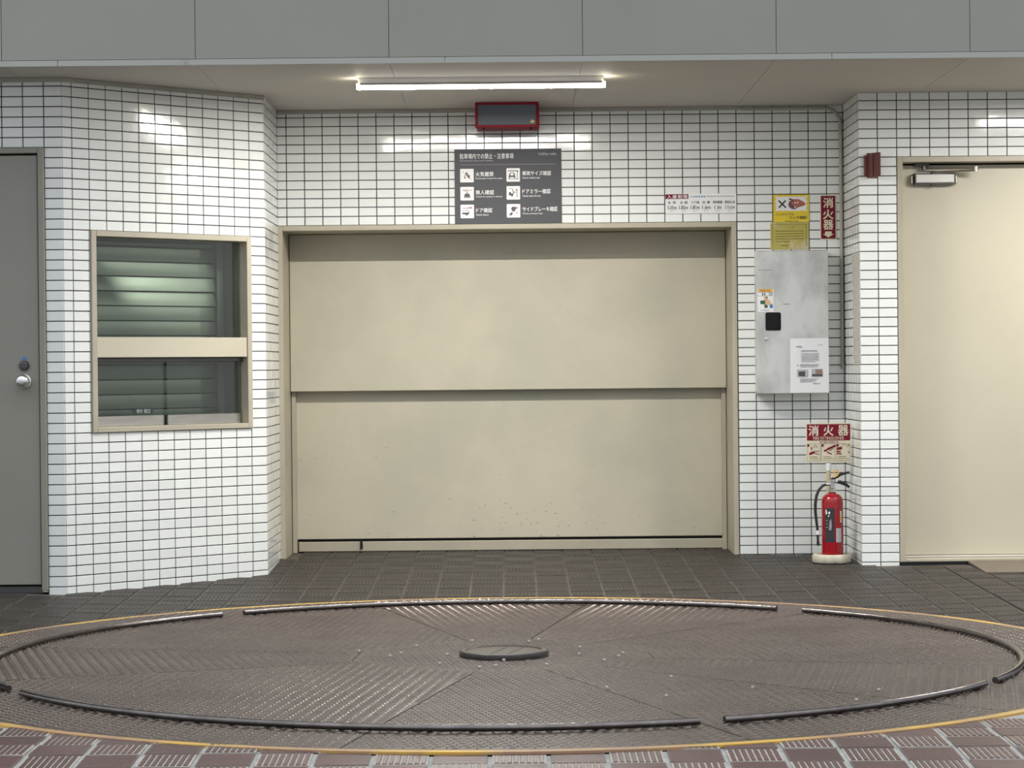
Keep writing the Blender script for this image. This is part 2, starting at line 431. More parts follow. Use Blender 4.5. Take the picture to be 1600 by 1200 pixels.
st = MB(); zs = zfloor(0, -9.2) - 0.004
st.add([(-60, -9.19, zs), (60, -9.19, zs), (60, -70, zs - 0.5), (-60, -70, zs - 0.5)], [(3, 2, 1, 0)])
tag(st.build('street', M['asphalt']), 'grey asphalt street running past the entrance', 'street', kind='structure')

# ------------------------------------------------------------------ tiled walls
_tm = {}
def wall_tile(wd, ht):
    k = (round(wd, 3), round(ht, 3))
    if k not in _tm:
        _tm[k] = MB().box(-wd / 2, wd / 2, 0, 0.012, -ht / 2, ht / 2, ch=0.0016).mesh('tile', M['tile'])
    return _tm[k]
def clip_rects(rect, holes):
    out = [rect]
    for h in holes:
        nxt = []
        for (a, b_, c, d) in out:
            if a >= h[1] - 1e-4 or b_ <= h[0] + 1e-4 or c >= h[3] - 1e-4 or d <= h[2] + 1e-4: nxt.append((a, b_, c, d)); continue
            if a < h[0] - 1e-4: nxt.append((a, h[0], c, d))
            if b_ > h[1] + 1e-4: nxt.append((h[1], b_, c, d))
            a2, b2 = max(a, h[0]), min(b_, h[1])
            if c < h[2] - 1e-4: nxt.append((a2, b2, c, h[2]))
            if d > h[3] + 1e-4: nxt.append((a2, b2, h[3], d))
        out = nxt
    return out
ZTOP = 2.4915
def tiled_wall(name, label, origin, rz, body, cols, holes, z_lo=-0.05, dist=lambda a: 0.0):
    """body: backing boxes (x0,x1,y0,y1,z0,z1) in wall coordinates; x along the wall, -y towards the viewer"""
    b_ = MB()
    for q in body: b_.box(*q)
    root = tag(b_.build(name, M['joint'], None, loc=(origin[0], origin[1], 0)), label, 'wall', kind='structure')
    root.rotation_euler = (0, 0, rz)
    g_ = 0.0024; L = []
    zr = [(-0.05 + 0.05 * k, 0.05 * k) for k in range(0, 51)]
    for (c0, c1) in cols:
        for (z0, z1) in zr:
            if z1 <= z_lo: continue
            z1 = min(z1, ZTOP + 0.002)
            for (a, e, lo, hi) in clip_rects((c0, c1, z0, z1), holes):
                if e - a < 0.012 or hi - lo < 0.012: continue
                L.append((-(e - a) * (hi - lo) * (1 if lo > -0.01 else 0.3), dist((a + e) / 2), random.random(), a, e, lo, hi))
    L.sort()
    more = MB()
    for k, (_, _, _, a, e, lo, hi) in enumerate(L):
        tw, th = e - a - 2 * g_, hi - lo - 2 * g_
        me = wall_tile(tw, th)
        rx, rzz = random.gauss(0, 0.0032), random.gauss(0, 0.0025)
        x, z = (a + e) / 2, (lo + hi) / 2; y = random.uniform(-0.0004, 0.0004)
        if k < 300:
            o = link('tile', me, root, (x, y, z)); o.rotation_euler = (rx, 0, rzz)
        else:
            mx = Matrix.Translation((x, y, z)) @ Matrix.Rotation(rzz, 4, 'Z') @ Matrix.Rotation(rx, 4, 'X')
            more.add([mx @ q.co for q in me.vertices], [tuple(q.vertices) for q in me.polygons])
    if more.v: tag(more.build('wall_tiles', M['tile'], root), kind='stuff')
    return root
J = 0.005
# back wall
cols = [(-1.2955, -1.242)] + [(-1.242 + 0.1 * k, -1.142 + 0.1 * k) for k in range(30)] + [(1.758, 1.85)]
tiled_wall('wall_back', 'white tiled back wall around the wide vehicle lift door', (0, 0), 0,
           [(-1.42, 1.95, J, 0.60, 1.86, 2.6), (1.255, 1.95, J, 0.60, -0.1, 1.86), (-1.45, -1.295, 0.02, 0.60, -0.1, 1.86)],
           cols, [(-1.2955, 1.256, -0.2, 1.85)], z_lo=-0.03, dist=lambda a: abs(a - 1.0))
# pier with the grey door
cols = [(-0.089 - 0.1025 * (k + 1), -0.089 - 0.1025 * k) for k in range(12)][::-1] + [(-0.089, 0.0)]
tiled_wall('wall_left', 'white tiled pier around the grey steel door', (bay_a.x, bay_a.y), 0,
           [(-3.8, -0.004, J, 0.30, 2.15, 2.6), (-0.0885, -0.004, J, 0.30, -0.1, 2.15), (-3.8, -1.05, J, 0.30, -0.1, 2.15)],
           cols, [(-1.05, -0.0885, -0.2, 2.15)], dist=lambda a: -a)
# angled wall with the reception window
BL = (bay_b - bay_a).length; BR = math.atan2(bay_b.y - bay_a.y, bay_b.x - bay_a.x)
cols = [(0.0, 0.0575)] + [(0.0575 + 0.1 * k, 0.1575 + 0.1 * k) for k in range(11)] + [(1.1575, BL)]
WX0, WX1 = 0.1575, 1.1575
tiled_wall('wall_left_angled', 'white tiled angled wall around the reception window', (bay_a.x, bay_a.y), BR,
           [(0.004, WX0, J, 0.26, -0.1, 2.6), (WX1, BL - 0.004, J, 0.10, -0.1, 2.6), (WX0, WX1, J, 0.26, 1.75, 2.6), (WX0, WX1, J, 0.26, -0.1, 0.75)],
           cols, [(WX0, WX1, 0.75, 1.75)], dist=lambda a: a)
# short returns
tiled_wall('wall_left_return', 'narrow white tiled return between the angled wall and the lift door', (bay_b.x, bay_b.y), PI / 2,
           [(0.004, 0.72, J, 0.14, -0.1, 2.6)], [(0.0, 0.06), (0.06, 0.17), (0.17, 0.28), (0.28, 0.39), (0.39, 0.50), (0.50, 0.61), (0.61, 0.72)], [])
PATCH = (0.33, 0.60, 1.05, 1.65)
rw = tiled_wall('wall_right_return', 'narrow tiled return with a rough mortar patch beside the extinguisher', (1.85, 0.0), -PI / 2,
           [(0.0, 0.596, J, 0.10, -0.1, 2.6)], [(0.0, 0.1), (0.1, 0.2), (0.2, 0.3), (0.3, 0.4), (0.4, 0.5), (0.5, 0.6)], [PATCH])
pb = MB()
pts = [(PATCH[0], PATCH[2])]
n = 24
edge = [(PATCH[0] + random.uniform(-.02, .02), PATCH[3] - (PATCH[3] - PATCH[2]) * k / n) for k in range(n + 1)]
outl = [(0.596, PATCH[2]), (0.596, PATCH[3])] + edge
pb.prism(outl, -0.001, J, 0)
pb.build('mortar_patch', M['mortar'], rw)
# pier with the beige door
cols = [(0.0, 0.1), (0.1, 0.2025), (0.2025, 0.275)] + [(0.275 + 0.1025 * k, 0.3775 + 0.1025 * k) for k in range(12)]
tiled_wall('wall_right', 'white tiled pier around the beige steel door', (1.85, -0.60), 0,
           [(0.004, 0.2, J, 0.30, -0.1, 2.6), (0.2, 3.2, J, 0.30, 2.15, 2.6), (1.55, 3.2, J, 0.30, -0.1, 2.15), (0.2, 1.55, 0.0, 0.30, -0.15, 0.0)],
           cols, [(0.2025, 1.55, -0.2, 2.15)], dist=lambda a: a)

# ceiling of boards, fascia of panels
cb = MB().box(-6, 6, -2.02, 1.5, ZTOP + 0.012, ZTOP + 0.25)
ceiling = tag(cb.build('ceiling', M['joint']), 'flat ceiling of warm grey boards over the entrance', 'ceiling', kind='structure')
fy = -2.04
ff = MB().box(-6, 6, fy + 0.012, fy + 0.3, ZTOP + 0.012, 6.5)
front = tag(ff.build('wall_front', M['joint']), 'grey panelled fascia hanging in front of the ceiling', 'wall', kind='structure')
for k in range(-6, 6):
    x0 = 0.347 + 0.911 * k
    bb = MB().box(-0.4545, 0.4545, -1.0, 1.8, 0, 0.014)
    o = bb.build('ceiling_panel', M['ceiling'], ceiling, loc=(x0 + 0.4555, fy + 1.0, ZTOP)); o.scale = (1, 1, 1)
    bb = MB().box(-0.4542, 0.4542, 0, 0.014, 0, 3.9)
    bb.build('fascia_panel', M['fascia'], front, loc=(x0 + 0.4555, fy, ZTOP + 0.028))
for k in range(-3, 3):
    x0 = 0.70 + 1.82 * k
    tb = MB().box(0, 1.817, -0.006, 0.02, -0.002, 0.025)
    tb.build('trim_strip', M['fascia_trim'], front, loc=(x0 - 1.0 + 0.0, fy, ZTOP))
# cove strips where walls meet the ceiling
def cove(nm, label, origin, rz, x0, x1):
    o = MB().box(x0, x1, -0.010, 0.004, ZTOP - 0.022, ZTOP + 0.001, ch=0.004).build(nm, M['caulk'], None, loc=(origin[0], origin[1], 0))
    o.rotation_euler = (0, 0, rz); tag(o, label, 'trim', kind='structure')
cove('trim_1', 'thin grey strip along the ceiling above the lift door', (0, 0), 0, -1.292, 1.30)
cove('trim_2', 'thin grey strip along the ceiling above the grey door', bay_a, 0, -1.6, 0.004)
cove('trim_3', 'thin grey strip along the ceiling above the reception window', bay_a, BR, 0.0, BL)

# ------------------------------------------------------------------ vehicle lift door
d2 = thing('door_2', 'wide beige two-panel vehicle lift door in the back wall', 'door', (-0.02, 0, 0), kind='structure')
x0, x1 = -1.275, 1.275; fw = 0.028
b_ = MB()
b_.box(x0, x0 + fw, -0.006, 0.52, -0.002, 1.85, ch=0.002)
b_.box(x1 - fw, x1, -0.006, 0.52, -0.002, 1.85, ch=0.002)
b_.box(x0 + fw, x1 - fw, -0.006, 0.52, 1.822, 1.85, ch=0.002)
b_.build('frame', M['beige_frame'], d2)
ix0, ix1 = x0 + fw + 0.003, x1 - fw - 0.003
pu = MB().box(ix0, ix1, 0.36, 0.40, 0.925, 1.82, ch=0.003).build('upper_panel', M['beige'], d2)
pl = MB().box(ix0, ix1, 0.44, 0.48, 0.075, 1.05, ch=0.003).build('lower_panel', M['beige'], d2)
MB().box(ix0 + 0.03, ix1 - 0.006, 0.436, 0.50, 0.003, 0.060, ch=0.004).build('bottom_rail', M['beige_frame'], d2)
MB().box(ix0, ix1, 0.455, 0.51, -0.003, 0.075).build('seal', M['black'], d2)
MB().prism([(-0.861, 0.016), (-0.845, 0.022), (-0.847, 0.068), (-0.858, 0.068)], 0.425, 0.437).build('stop_tab', M['black'], d2)
for sx in (ix0 + 0.001, ix1 - 0.025):
    MB().box(sx, sx + 0.024, 0.402, 0.438, 0.0, 1.82).build('guide_rail', M['beige_frame'], d2)
MB().box(-1.42, 1.42, 0.505, 0.60, -0.1, 1.9).build('shaft_backing', M['black'], d2)

# ------------------------------------------------------------------ grey steel door in the pier
d1 = thing('door_1', 'grey steel door with a round knob in the tiled pier', 'door', (-2.7, -1.60, 0), kind='structure')
fx1 = -2.2765 + 2.7; fx0 = -3.23 + 2.7
b_ = MB()
b_.tube([(fx1 - 0.016, 0.0, -0.024), (fx1 - 0.016, 0.0, 0.03)], 0.015, 10)
b_.box(fx1 - 0.031, fx1, -0.014, 0.14, -0.014, 2.15, ch=0.003)
b_.box(fx0, fx0 + 0.031, -0.014, 0.14, -0.014, 2.15, ch=0.003)
b_.box(fx0 + 0.031, fx1 - 0.031, -0.014, 0.14, 2.122, 2.15, ch=0.003)
b_.build('frame', M['grey_frame'], d1)
MB().box(fx0 + 0.031, fx1 - 0.031, 0.05, 0.12, -0.03, 2.13).build('rebate', M['black'], d1)
leaf = MB().box(fx0 + 0.036, fx1 - 0.037, 0.008, 0.05, 0.011, 2.114, ch=0.003).build('door_leaf', M['grey_door'], d1)
MB().box(fx0 + 0.031, fx1 - 0.031, 0.02, 0.10, -0.034, 0.004, ch=0.004).build('threshold', M['dark_steel'], d1)
kx = -2.386 + 2.7
kb = MB().lathe([(0.0, -0.002), (0.034, -0.002), (0.034, 0.006), (0.015, 0.010), (0.013, 0.028), (0.028, 0.036), (0.0345, 0.050), (0.032, 0.064), (0.022, 0.074), (0.008, 0.077), (0.0, 0.077)], 28, (0, 0, 0), axis='y')
kn = kb.build('knob', M['chrome'], d1, smooth=True, loc=(kx, 0.006, 1.008))
lk = MB().lathe([(0.0, -0.002), (0.025, -0.002), (0.025, 0.010), (0.020, 0.018), (0.012, 0.020), (0.010, 0.017), (0.0, 0.017)], 24, axis='y')
lk.build('lock_cylinder', M['dark_steel'], d1, smooth=True, loc=(kx, 0.006, 1.085))
MB().box(-0.011, 0.011, -0.001, 0.001, -0.006, 0.006).build('sticker', M['blue'], d1, loc=(kx + 0.002, 0.007, 1.121))

# ------------------------------------------------------------------ beige steel door with closer
d3 = thing('door_3', 'beige steel door with a white closer near the mortar patch', 'door', (2.4, -0.60, 0), kind='structure')
gx0 = 2.0525 - 2.4; gx1 = 3.40 - 2.4
b_ = MB()
b_.box(gx0, gx0 + 0.030, -0.006, 0.24, 0.0, 2.15, ch=0.002)
b_.box(gx1 - 0.030, gx1, -0.006, 0.24, 0.0, 2.15, ch=0.002)
b_.box(gx0 + 0.030, gx1 - 0.030, -0.006, 0.24, 2.122, 2.15, ch=0.002)
b_.build('frame', M['beige_frame'], d3)
LF = 0.105
MB().box(gx0 + 0.033, gx1 - 0.033, LF, LF + 0.04, 0.028, 2.113, ch=0.002).build('door_leaf', M['beige_door'], d3)
MB().box(gx0 + 0.03, gx1 - 0.03, LF + 0.045, 0.24, 0.0, 2.125).build('rebate', M['black'], d3)
MB().box(gx0 + 0.030, gx1 - 0.030, -0.002, 0.20, 0.0, 0.014, ch=0.002).build('sill', M['beige_frame'], d3)
MB().box(gx0 + 0.033, gx1 - 0.033, LF - 0.02, LF + 0.01, 0.014, 0.026, ch=0.003).build('weather_bar', M['stripe_white'], d3)
MB().box(gx0, gx1, -0.012, 0.02, -0.06, -0.001).build('step', M['black'], d3)
# closer: x 2.14..2.35, z ~2.04
cx0 = 2.147 - 2.4; s_ = 0.0
dc = MB().box(0.0, 0.205, -0.045, 0.0, -0.022, 0.022, ch=0.004).build('door_closer', M['batten'], d3, loc=(cx0 + 0.015, LF - 0.008, 2.038))
MB().box(-0.004, 0.209, -0.030, 0.008, -0.031, 0.031).build('closer_base', M['dark_steel'], dc)
for ex in (-0.024, 0.212):
    MB().box(ex, ex + 0.012, -0.026, 0.008, -0.026, 0.018, ch=0.003).build('end_cap', M['steel'], dc)
MB().lathe([(0, -0.040), (0.010, -0.040), (0.012, -0.028), (0.014, 0.026), (0.008, 0.036), (0, 0.036)], 14, (0.09, -0.02, 0)).build('spindle', M['dark_steel'], dc, smooth=True)
ar = MB().tube([(0.09, -0.02, 0.032), (0.315, -0.075, 0.040)], 0.006, 8)
ar.tube([(0.315, -0.075, 0.050), (0.045, -0.020, 0.054)], 0.0045, 8)
ar.lathe([(0, -0.014), (0.010, -0.012), (0.010, 0.016), (0, 0.018)], 12, (0.315, -0.075, 0.044))
ar.build('closer_arm', M['steel'], dc)
br = MB().box(0.0, 0.075, -0.02, 0.03, 0.066, 0.082); br.lathe([(0, -0.008), (0.011, -0.006), (0.011, 0.012), (0, 0.014)], 12, (0.045, -0.022, 0.054))
br.build('arm_bracket', M['dark_steel'], dc)

# ------------------------------------------------------------------ reception window
w1 = thing('window_1', 'beige framed reception window with small sliding panes below a rail', 'window', (bay_a.x, bay_a.y, 0), BR, kind='structure')
fw = 0.030
b_ = MB()
b_.box(WX0, WX0 + fw, -0.012, 0.20, 0.75, 1.75, ch=0.002)
b_.box(WX1 - fw, WX1, -0.012, 0.20, 0.75, 1.75, ch=0.002)
b_.box(WX0 + fw, WX1 - fw, -0.012, 0.20, 1.722, 1.75, ch=0.002)
b_.box(WX0 + fw, WX1 - fw, -0.012, 0.20, 0.75, 0.776, ch=0.002)
b_.build('window_frame', M['beige_frame'], w1)
MB().box(WX0 + fw, WX1 - fw, -0.004, 0.10, 1.121, 1.222, ch=0.002).build('transom', M['beige_door'], w1)
ga, gb = WX0 + fw + 0.001, WX1 - fw - 0.001
MB().box(ga, gb, 0.048, 0.053, 1.223, 1.721).build('upper_pane', M['glass'], w1)
tr = MB().box(ga, gb, 0.030, 0.095, 1.098, 1.120, ch=0.002).build('sash_track', M['dark_steel'], w1)
mid = 0.5 * (ga + gb) - 0.005
for (nm, a, e, y) in (('sash', ga, mid - 0.008, 0.066), ('sash', mid - 0.004, gb - 0.012, 0.044)):
    s1 = MB().box(a, e, y, y + 0.005, 0.825, 1.097).build(nm, M['glass'], w1)
    MB().box(a, e, y - 0.006, y + 0.012, 0.777, 0.828, ch=0.002).build('sash_rail', M['steel'], s1)
    if y > 0.05:
        pt = MB().prism(rrect(a + 0.262, a + 0.385, 0.834, 0.866, 0.015), y - 0.002, y - 0.0006)
        pt.build('name_plate', M['plate_dark'], s1)
        q = MB(); text(q, '受付', a + 0.283, a + 0.318, 0.840, 0.860, y - 0.0028, bold=0.01); text(q, '窓口', a + 0.328, a + 0.365, 0.840, 0.860, y - 0.0028, bold=0.01)
        q.build('lettering', M['ink_pale'], s1)
MB().box(mid - 0.008, mid + 0.004, 0.052, 0.08, 0.777, 0.828).build('sash_gap_shade', M['rubber'], w1)  # black filler standing for the shade in the gap between the sash rails
# grey inner jambs, lining
MB().box(gb - 0.002, gb + 0.035, 0.10, 0.255, 0.77, 1.73).build('inner_jamb', M['reveal'], w1)
MB().box(WX0 - 0.02, WX1 - 0.01, 0.245, 0.26, 0.6, 1.9).build('lining', M['black'], w1)

sh = thing('roller_shutter', 'closed grey roller shutter behind the reception window glass', 'shutter', (bay_a.x, bay_a.y, 0), BR)
SY = 0.205
rails = MB().box(gb - 0.045, gb - 0.004, SY - 0.020, SY + 0.02, 0.777, 1.72)
rails.build('guide_rail', M['reveal'], sh)
MB().box(ga, ga + 0.012, SY - 0.02, SY + 0.02, 0.777, 1.72).build('guide_rail', M['reveal'], sh)
sl_a, sl_b = ga + 0.012, gb - 0.047
k = 0; z = 0.782; P_ = 0.0755
TILT = (-2, 0, -1, -2, 0, -1, 2, 3, 12, 12, 2, -1, -4)  # tilts shaped for the light: the steepest two slats catch the tube's highlight
while z < 1.715:
    h = min(P_, 1.718 - z)
    bow = MB(); n = 5; vs = []; tilt = math.radians(TILT[k] if k < len(TILT) else 0)
    for i in range(n + 1):
        t = i / n; yy = SY - 0.0020 * math.sin(PI * t) + math.tan(tilt) * h * (t - 0.5)
        vs += [(sl_a, yy, 0.0035 + t * (h - 0.007)), (sl_b, yy, 0.0035 + t * (h - 0.007))]
    bow.add(vs, [(2 * i, 2 * i + 1, 2 * i + 3, 2 * i + 2) for i in range(n)])
    bow.box(sl_a, sl_b, SY + 0.012, SY + 0.016, -0.006, 0.0065, 1)
    o = bow.build('slat', [M['slat'], M['black']], sh, smooth=True, loc=(0, 0, z)); k += 1; z += P_

# ------------------------------------------------------------------ ceiling lights
def led_light(name, label, x0, y, group):
    L = 1.225
    t = thing(name, label, 'ceiling light', (x0, y, ZTOP), group=group)
    h = MB(); v = []
    for xx in (0.006, L - 0.006): v += [(xx, -0.030, 0), (xx, -0.029, -0.004), (xx, -0.012, -0.025), (xx, 0.012, -0.025), (xx, 0.029, -0.004), (xx, 0.030, 0)]
    h.add(v, [(0, 6, 7, 1), (1, 7, 8, 2), (2, 8, 9, 3), (3, 9, 10, 4), (4, 10, 11, 5), (5, 11, 6, 0), (0, 1, 2, 3, 4, 5), (11, 10, 9, 8, 7, 6)])
    h.build('housing', M['batten'], t)
    zc = -0.041; r = 0.0150
    u = MB()
    def arc(a0, a1, n, mi, xa, xb):
        for i in range(n):
            a, c = math.radians(a0 + (a1 - a0) * i / n), math.radians(a0 + (a1 - a0) * (i + 1) / n)
            v = [(xa, r * math.cos(a), zc + r * math.sin(a)), (xb, r * math.cos(a), zc + r * math.sin(a)),
                 (xb, r * math.cos(c), zc + r * math.sin(c)), (xa, r * math.cos(c), zc + r * math.sin(c))]
            u.add(v, [(0, 1, 2, 3)], mi)
    xa, xb = 0.010, L - 0.010
    arc(20, 160, 5, 0, xa, xb)                   # white metal back
    arc(-110, -70, 1, 1, xa, xb)                 # lens
    arc(160, 250, 5, 2, xa, xb); arc(-70, 20, 5, 2, xa, xb)
    u.build('tube', [M['batten'], M['glow_down'], M['glow_side']], t)
    for xe, d in ((-0.003, -1), (L + 0.003, 1)):
        e = MB().tube([(xe - 0.012 * d, 0, zc), (xe, 0, zc)], [r * 0.98, r * 0.98], 14, 0)
        e.build('tube_end', M['glow_end'], t)
    for xe in (0.004, L - 0.016):
        MB().box(xe, xe + 0.012, -0.014, 0.014, -0.028, -0.018, ch=0.003).build('lamp_holder', M['batten'], t)
    return t
led_light('ceiling_light', 'lit white tube light under the ceiling above the red framed box', -0.752, -1.444, None)
led_light('ceiling_light', 'lit tube light on the ceiling in front of the beige door', 2.72, -1.75, None)

# ------------------------------------------------------------------ turntable
tt = thing('turntable', 'round brown steel vehicle turntable with tread plates and a yellow edge', 'turntable', (CX, CY, ZT))
MB().lathe([(0, -0.004), (RD - 0.004, -0.004), (RD - 0.004, -0.05)], 160).build('base_disc', M['black'], tt)
MB().lathe([(2.290, 0.0), (RD, 0.0), (RD, -0.008)], 200).build('edge_stripe', M['yellow'], tt, smooth=True, angle=30)
HEX = [(0.14, 0.56), (-0.13, 0.50), (-0.56, 0.17), (-0.58, -0.13), (-0.12, -0.50), (0.16, -0.40), (0.57, -0.14), (0.56, 0.04)]
def hex_r(a):
    d = (math.cos(a), math.sin(a))
    best = None
    for i in range(len(HEX)):
        p1, p2 = HEX[i], HEX[(i + 1) % len(HEX)]
        ex, ey = p2[0] - p1[0], p2[1] - p1[1]
        den = d[0] * ey - d[1] * ex
        if abs(den) < 1e-9: continue
        t = (p1[0] * ey - p1[1] * ex) / den; u = (p1[0] * d[1] - p1[1] * d[0]) / den
        if t > 0 and -1e-6 <= u <= 1 + 1e-6: best = t if best is None else min(best, t)
    return best or 0.5
def treads(axis, test, name, parent):
    """raised lozenges of a checker plate, alternately along and across the plate's axis"""
    q = 0.0205; ax = math.radians(axis); ca, sa = math.cos(ax), math.sin(ax)
    nn = int(2.4 / q) + 2
    I, Jx = np.meshgrid(np.arange(-nn, nn + 1), np.arange(-nn, nn + 1), indexing='ij')
    keep = (I + Jx) % 2 == 0
    I, Jx = I[keep], Jx[keep]
    a, b2 = Jx * q, I * q                        # a along the axis, b2 across
    X = a * ca - b2 * sa; Y = a * sa + b2 * ca
    ok = test(X, Y); X, Y, I = X[ok], Y[ok], I[ok]
    along = (I % 2 == 0)
    ux = np.where(along, ca, -sa); uy = np.where(along, sa, ca)
    vx, vy = -uy, ux
    l, wd, h, r_ = 0.0135, 0.0046, 0.0034, 0.006
    n = len(X); co = np.zeros((n, 6, 3))
    for k, (p_, s2, z) in enumerate(((-l, 0, 0), (0, -wd, 0), (l, 0, 0), (0, wd, 0), (-r_, 0, h), (r_, 0, h))):
        co[:, k, 0] = X + ux * p_ + vx * s2; co[:, k, 1] = Y + uy * p_ + vy * s2; co[:, k, 2] = z
    base = (np.arange(n) * 6)[:, None]
    fs = np.concatenate([base + np.array([f]) for f in ((0, 1, 4), (1, 5, 4), (1, 2, 5), (2, 3, 5), (3, 4, 5), (3, 0, 4))]).tolist()
    me = bpy.data.meshes.new(name); me.from_pydata(co.reshape(-1, 3).tolist(), [], fs); me.materials.append(M['tread'])
    o = link(name, me, parent); tag(o, kind='stuff'); return o
cp = MB(); n = 360
cp.add([(0, 0, 0)] + [(hex_r(2 * PI * k / n) * 0.999 * math.cos(2 * PI * k / n), hex_r(2 * PI * k / n) * 0.999 * math.sin(2 * PI * k / n), 0) for k in range(n)],
       [(0, k + 1, (k + 1) % n + 1) for k in range(n)])
c_o = cp.build('center_plate', M['plate'], tt)
HA = np.array([hex_r(math.radians(a)) for a in range(361)])
def rad(X, Y): return np.hypot(X, Y), np.degrees(np.arctan2(Y, X)) % 360
def t_center(X, Y):
    r, a = rad(X, Y); return (r > 0.19) & (r < HA[a.astype(int)] - 0.02)
treads(100, t_center, 'tread', c_o)
SEC = [(-14, 47, 99), (47, 79, 77), (79, 107, 101), (107, 168, 83), (168, 199, 106), (199, 258, 82), (258, 289, 105), (289, 315, 99), (315, 346, 79)]
for (a0, a1, axis) in SEC:
    pb = MB(); n = max(6, int(a1 - a0)); vs = []; go, gi = 0.0028, 0.0028
    for k in range(n + 1):
        for rr, inner in ((None, True), (2.287, False)):
            a = math.radians(a0 + (a1 - a0) * k / n)
            r0 = hex_r(a) + 0.003 if inner else rr
            off = go / r0
            aa = a + (off if k == 0 else (-off if k == n else 0))
            vs.append((r0 * math.cos(aa), r0 * math.sin(aa), 0))
    pb.add(vs, [(2 * k, 2 * k + 1, 2 * k + 3, 2 * k + 2) for k in range(n)])
    po = pb.build('plate', M['plate'], tt)
    def t_sec(X, Y, a0=a0, a1=a1):
        r, a = rad(X, Y); d = (a - a0) % 360; sp = a1 - a0
        side = np.minimum(d, sp - d)
        return (r < 2.27) & (r > HA[a.astype(int)] + 0.022) & (d < sp) & (np.radians(np.maximum(side, 0)) * r > 0.010)
    treads(axis, t_sec, 'tread', po)
# kerb rails
RR = 1.965
for (a0, a1) in ((51.4, 127.0), (130.4, 209.0), (212.8, 288.1), (290.6, 327.5), (330.3, 407.2)):
    n = int((a1 - a0) / 1.5)
    pts = [(RR * math.cos(math.radians(a0 + (a1 - a0) * k / n)), RR * math.sin(math.radians(a0 + (a1 - a0) * k / n)), 0.0150) for k in range(n + 1)]
    ro = MB().tube(pts, 0.0115, 16).build('kerb_rail', M['rail'], tt, smooth=True, angle=60)
    na = int((a1 - a0) / 12)
    for k in range(na + 1):
        a = math.radians(a0 + 2 + (a1 - a0 - 4) * k / max(1, na)); c, s2 = math.cos(a), math.sin(a)
        f_ = MB().box(-0.014, 0.014, -0.010, 0.010, 0.0, 0.006).build('foot', M['plate'], ro, loc=(RR * c, RR * s2, 0)); f_.rotation_euler = (0, 0, a)
# hub
hub = MB().lathe([(0.172, 0.0), (0.172, 0.016), (0.166, 0.022), (0.150, 0.022), (0.146, 0.017), (0.0, 0.017)], 56)
ho = hub.build('hub_cap', M['plate'], tt, smooth=True, angle=25)
MB().lathe([(0.173, 0.001), (0.1745, 0.010), (0.1715, 0.020), (0.166, 0.0225)], 56).build('hub_rim', M['rim'], ho, smooth=True)
for (p1, p2) in (((-0.06, -0.135), (0.02, 0.145)), ((0.00, -0.145), (0.08, 0.125))):
    MB().tube([(*p1, 0.0172), (*p2, 0.0172)], 0.002, 6).build('seam', M['rim'], ho)
for (x, y) in [(-0.57, 0.14), (-0.35, 0.30), (-0.13, 0.46), (-0.40, 0.06), (-0.44, -0.03), (-0.24, -0.28), (-0.09, -0.40), (-0.03, -0.36), (0.00, -0.19),
               (0.16, -0.34), (0.38, -0.22), (0.44, -0.10), (0.46, 0.0), (0.30, 0.20), (0.14, 0.48), (0.10, 0.42), (0.29, -0.02), (-0.22, 0.0),
               (0.36, -1.00), (0.55, -1.22), (0.60, -0.72), (0.86, -1.03), (1.17, -1.36), (0.83, -1.74), (1.28, -1.12)]:
    MB().lathe([(0.0072, 0.0), (0.0072, 0.007), (0.005, 0.010), (0, 0.0105)], 8).build('bolt', M['bolt'], tt, loc=(x, y, 0.0))

# ------------------------------------------------------------------ ramp plate at the beige door
rp = thing('ramp_plate', 'brown steel ramp plate leaning on the step of the beige door', 'ramp', (2.41, -0.61, 0))
zb = zfloor(2.5, -1.10)
b_ = MB(); t_ = 0.012; Wd = 0.9
b_.add([(0, 0, 0.004), (Wd, 0, 0.004), (Wd, -0.49, zb + 0.006), (0, -0.49, zb + 0.006), (0, 0, 0.004 - t_), (Wd, 0, 0.004 - t_), (Wd, -0.49, zb + 0.001), (0, -0.49, zb + 0.001)],
       [(3, 2, 1, 0), (4, 5, 6, 7), (0, 4, 7, 3), (1, 2, 6, 5), (3, 7, 6, 2), (0, 1, 5, 4)])
b_.build('plate', M['ramp'], rp)
zt = zfloor(2.5, -0.62)
for sx in (0.012, Wd - 0.02):
    b_ = MB(); b_.add([(sx, -0.01, -0.008), (sx, -0.46, zb), (sx, -0.01, zt + 0.001), (sx + 0.008, -0.01, -0.008), (sx + 0.008, -0.46, zb), (sx + 0.008, -0.01, zt + 0.001)],
           [(0, 1, 2), (5, 4, 3), (0, 3, 4, 1), (1, 4, 5, 2), (2, 5, 3, 0)])
    b_.build('side_void_shade', M['black'], rp)  # black wedge painted as the shade in the open side under the plate

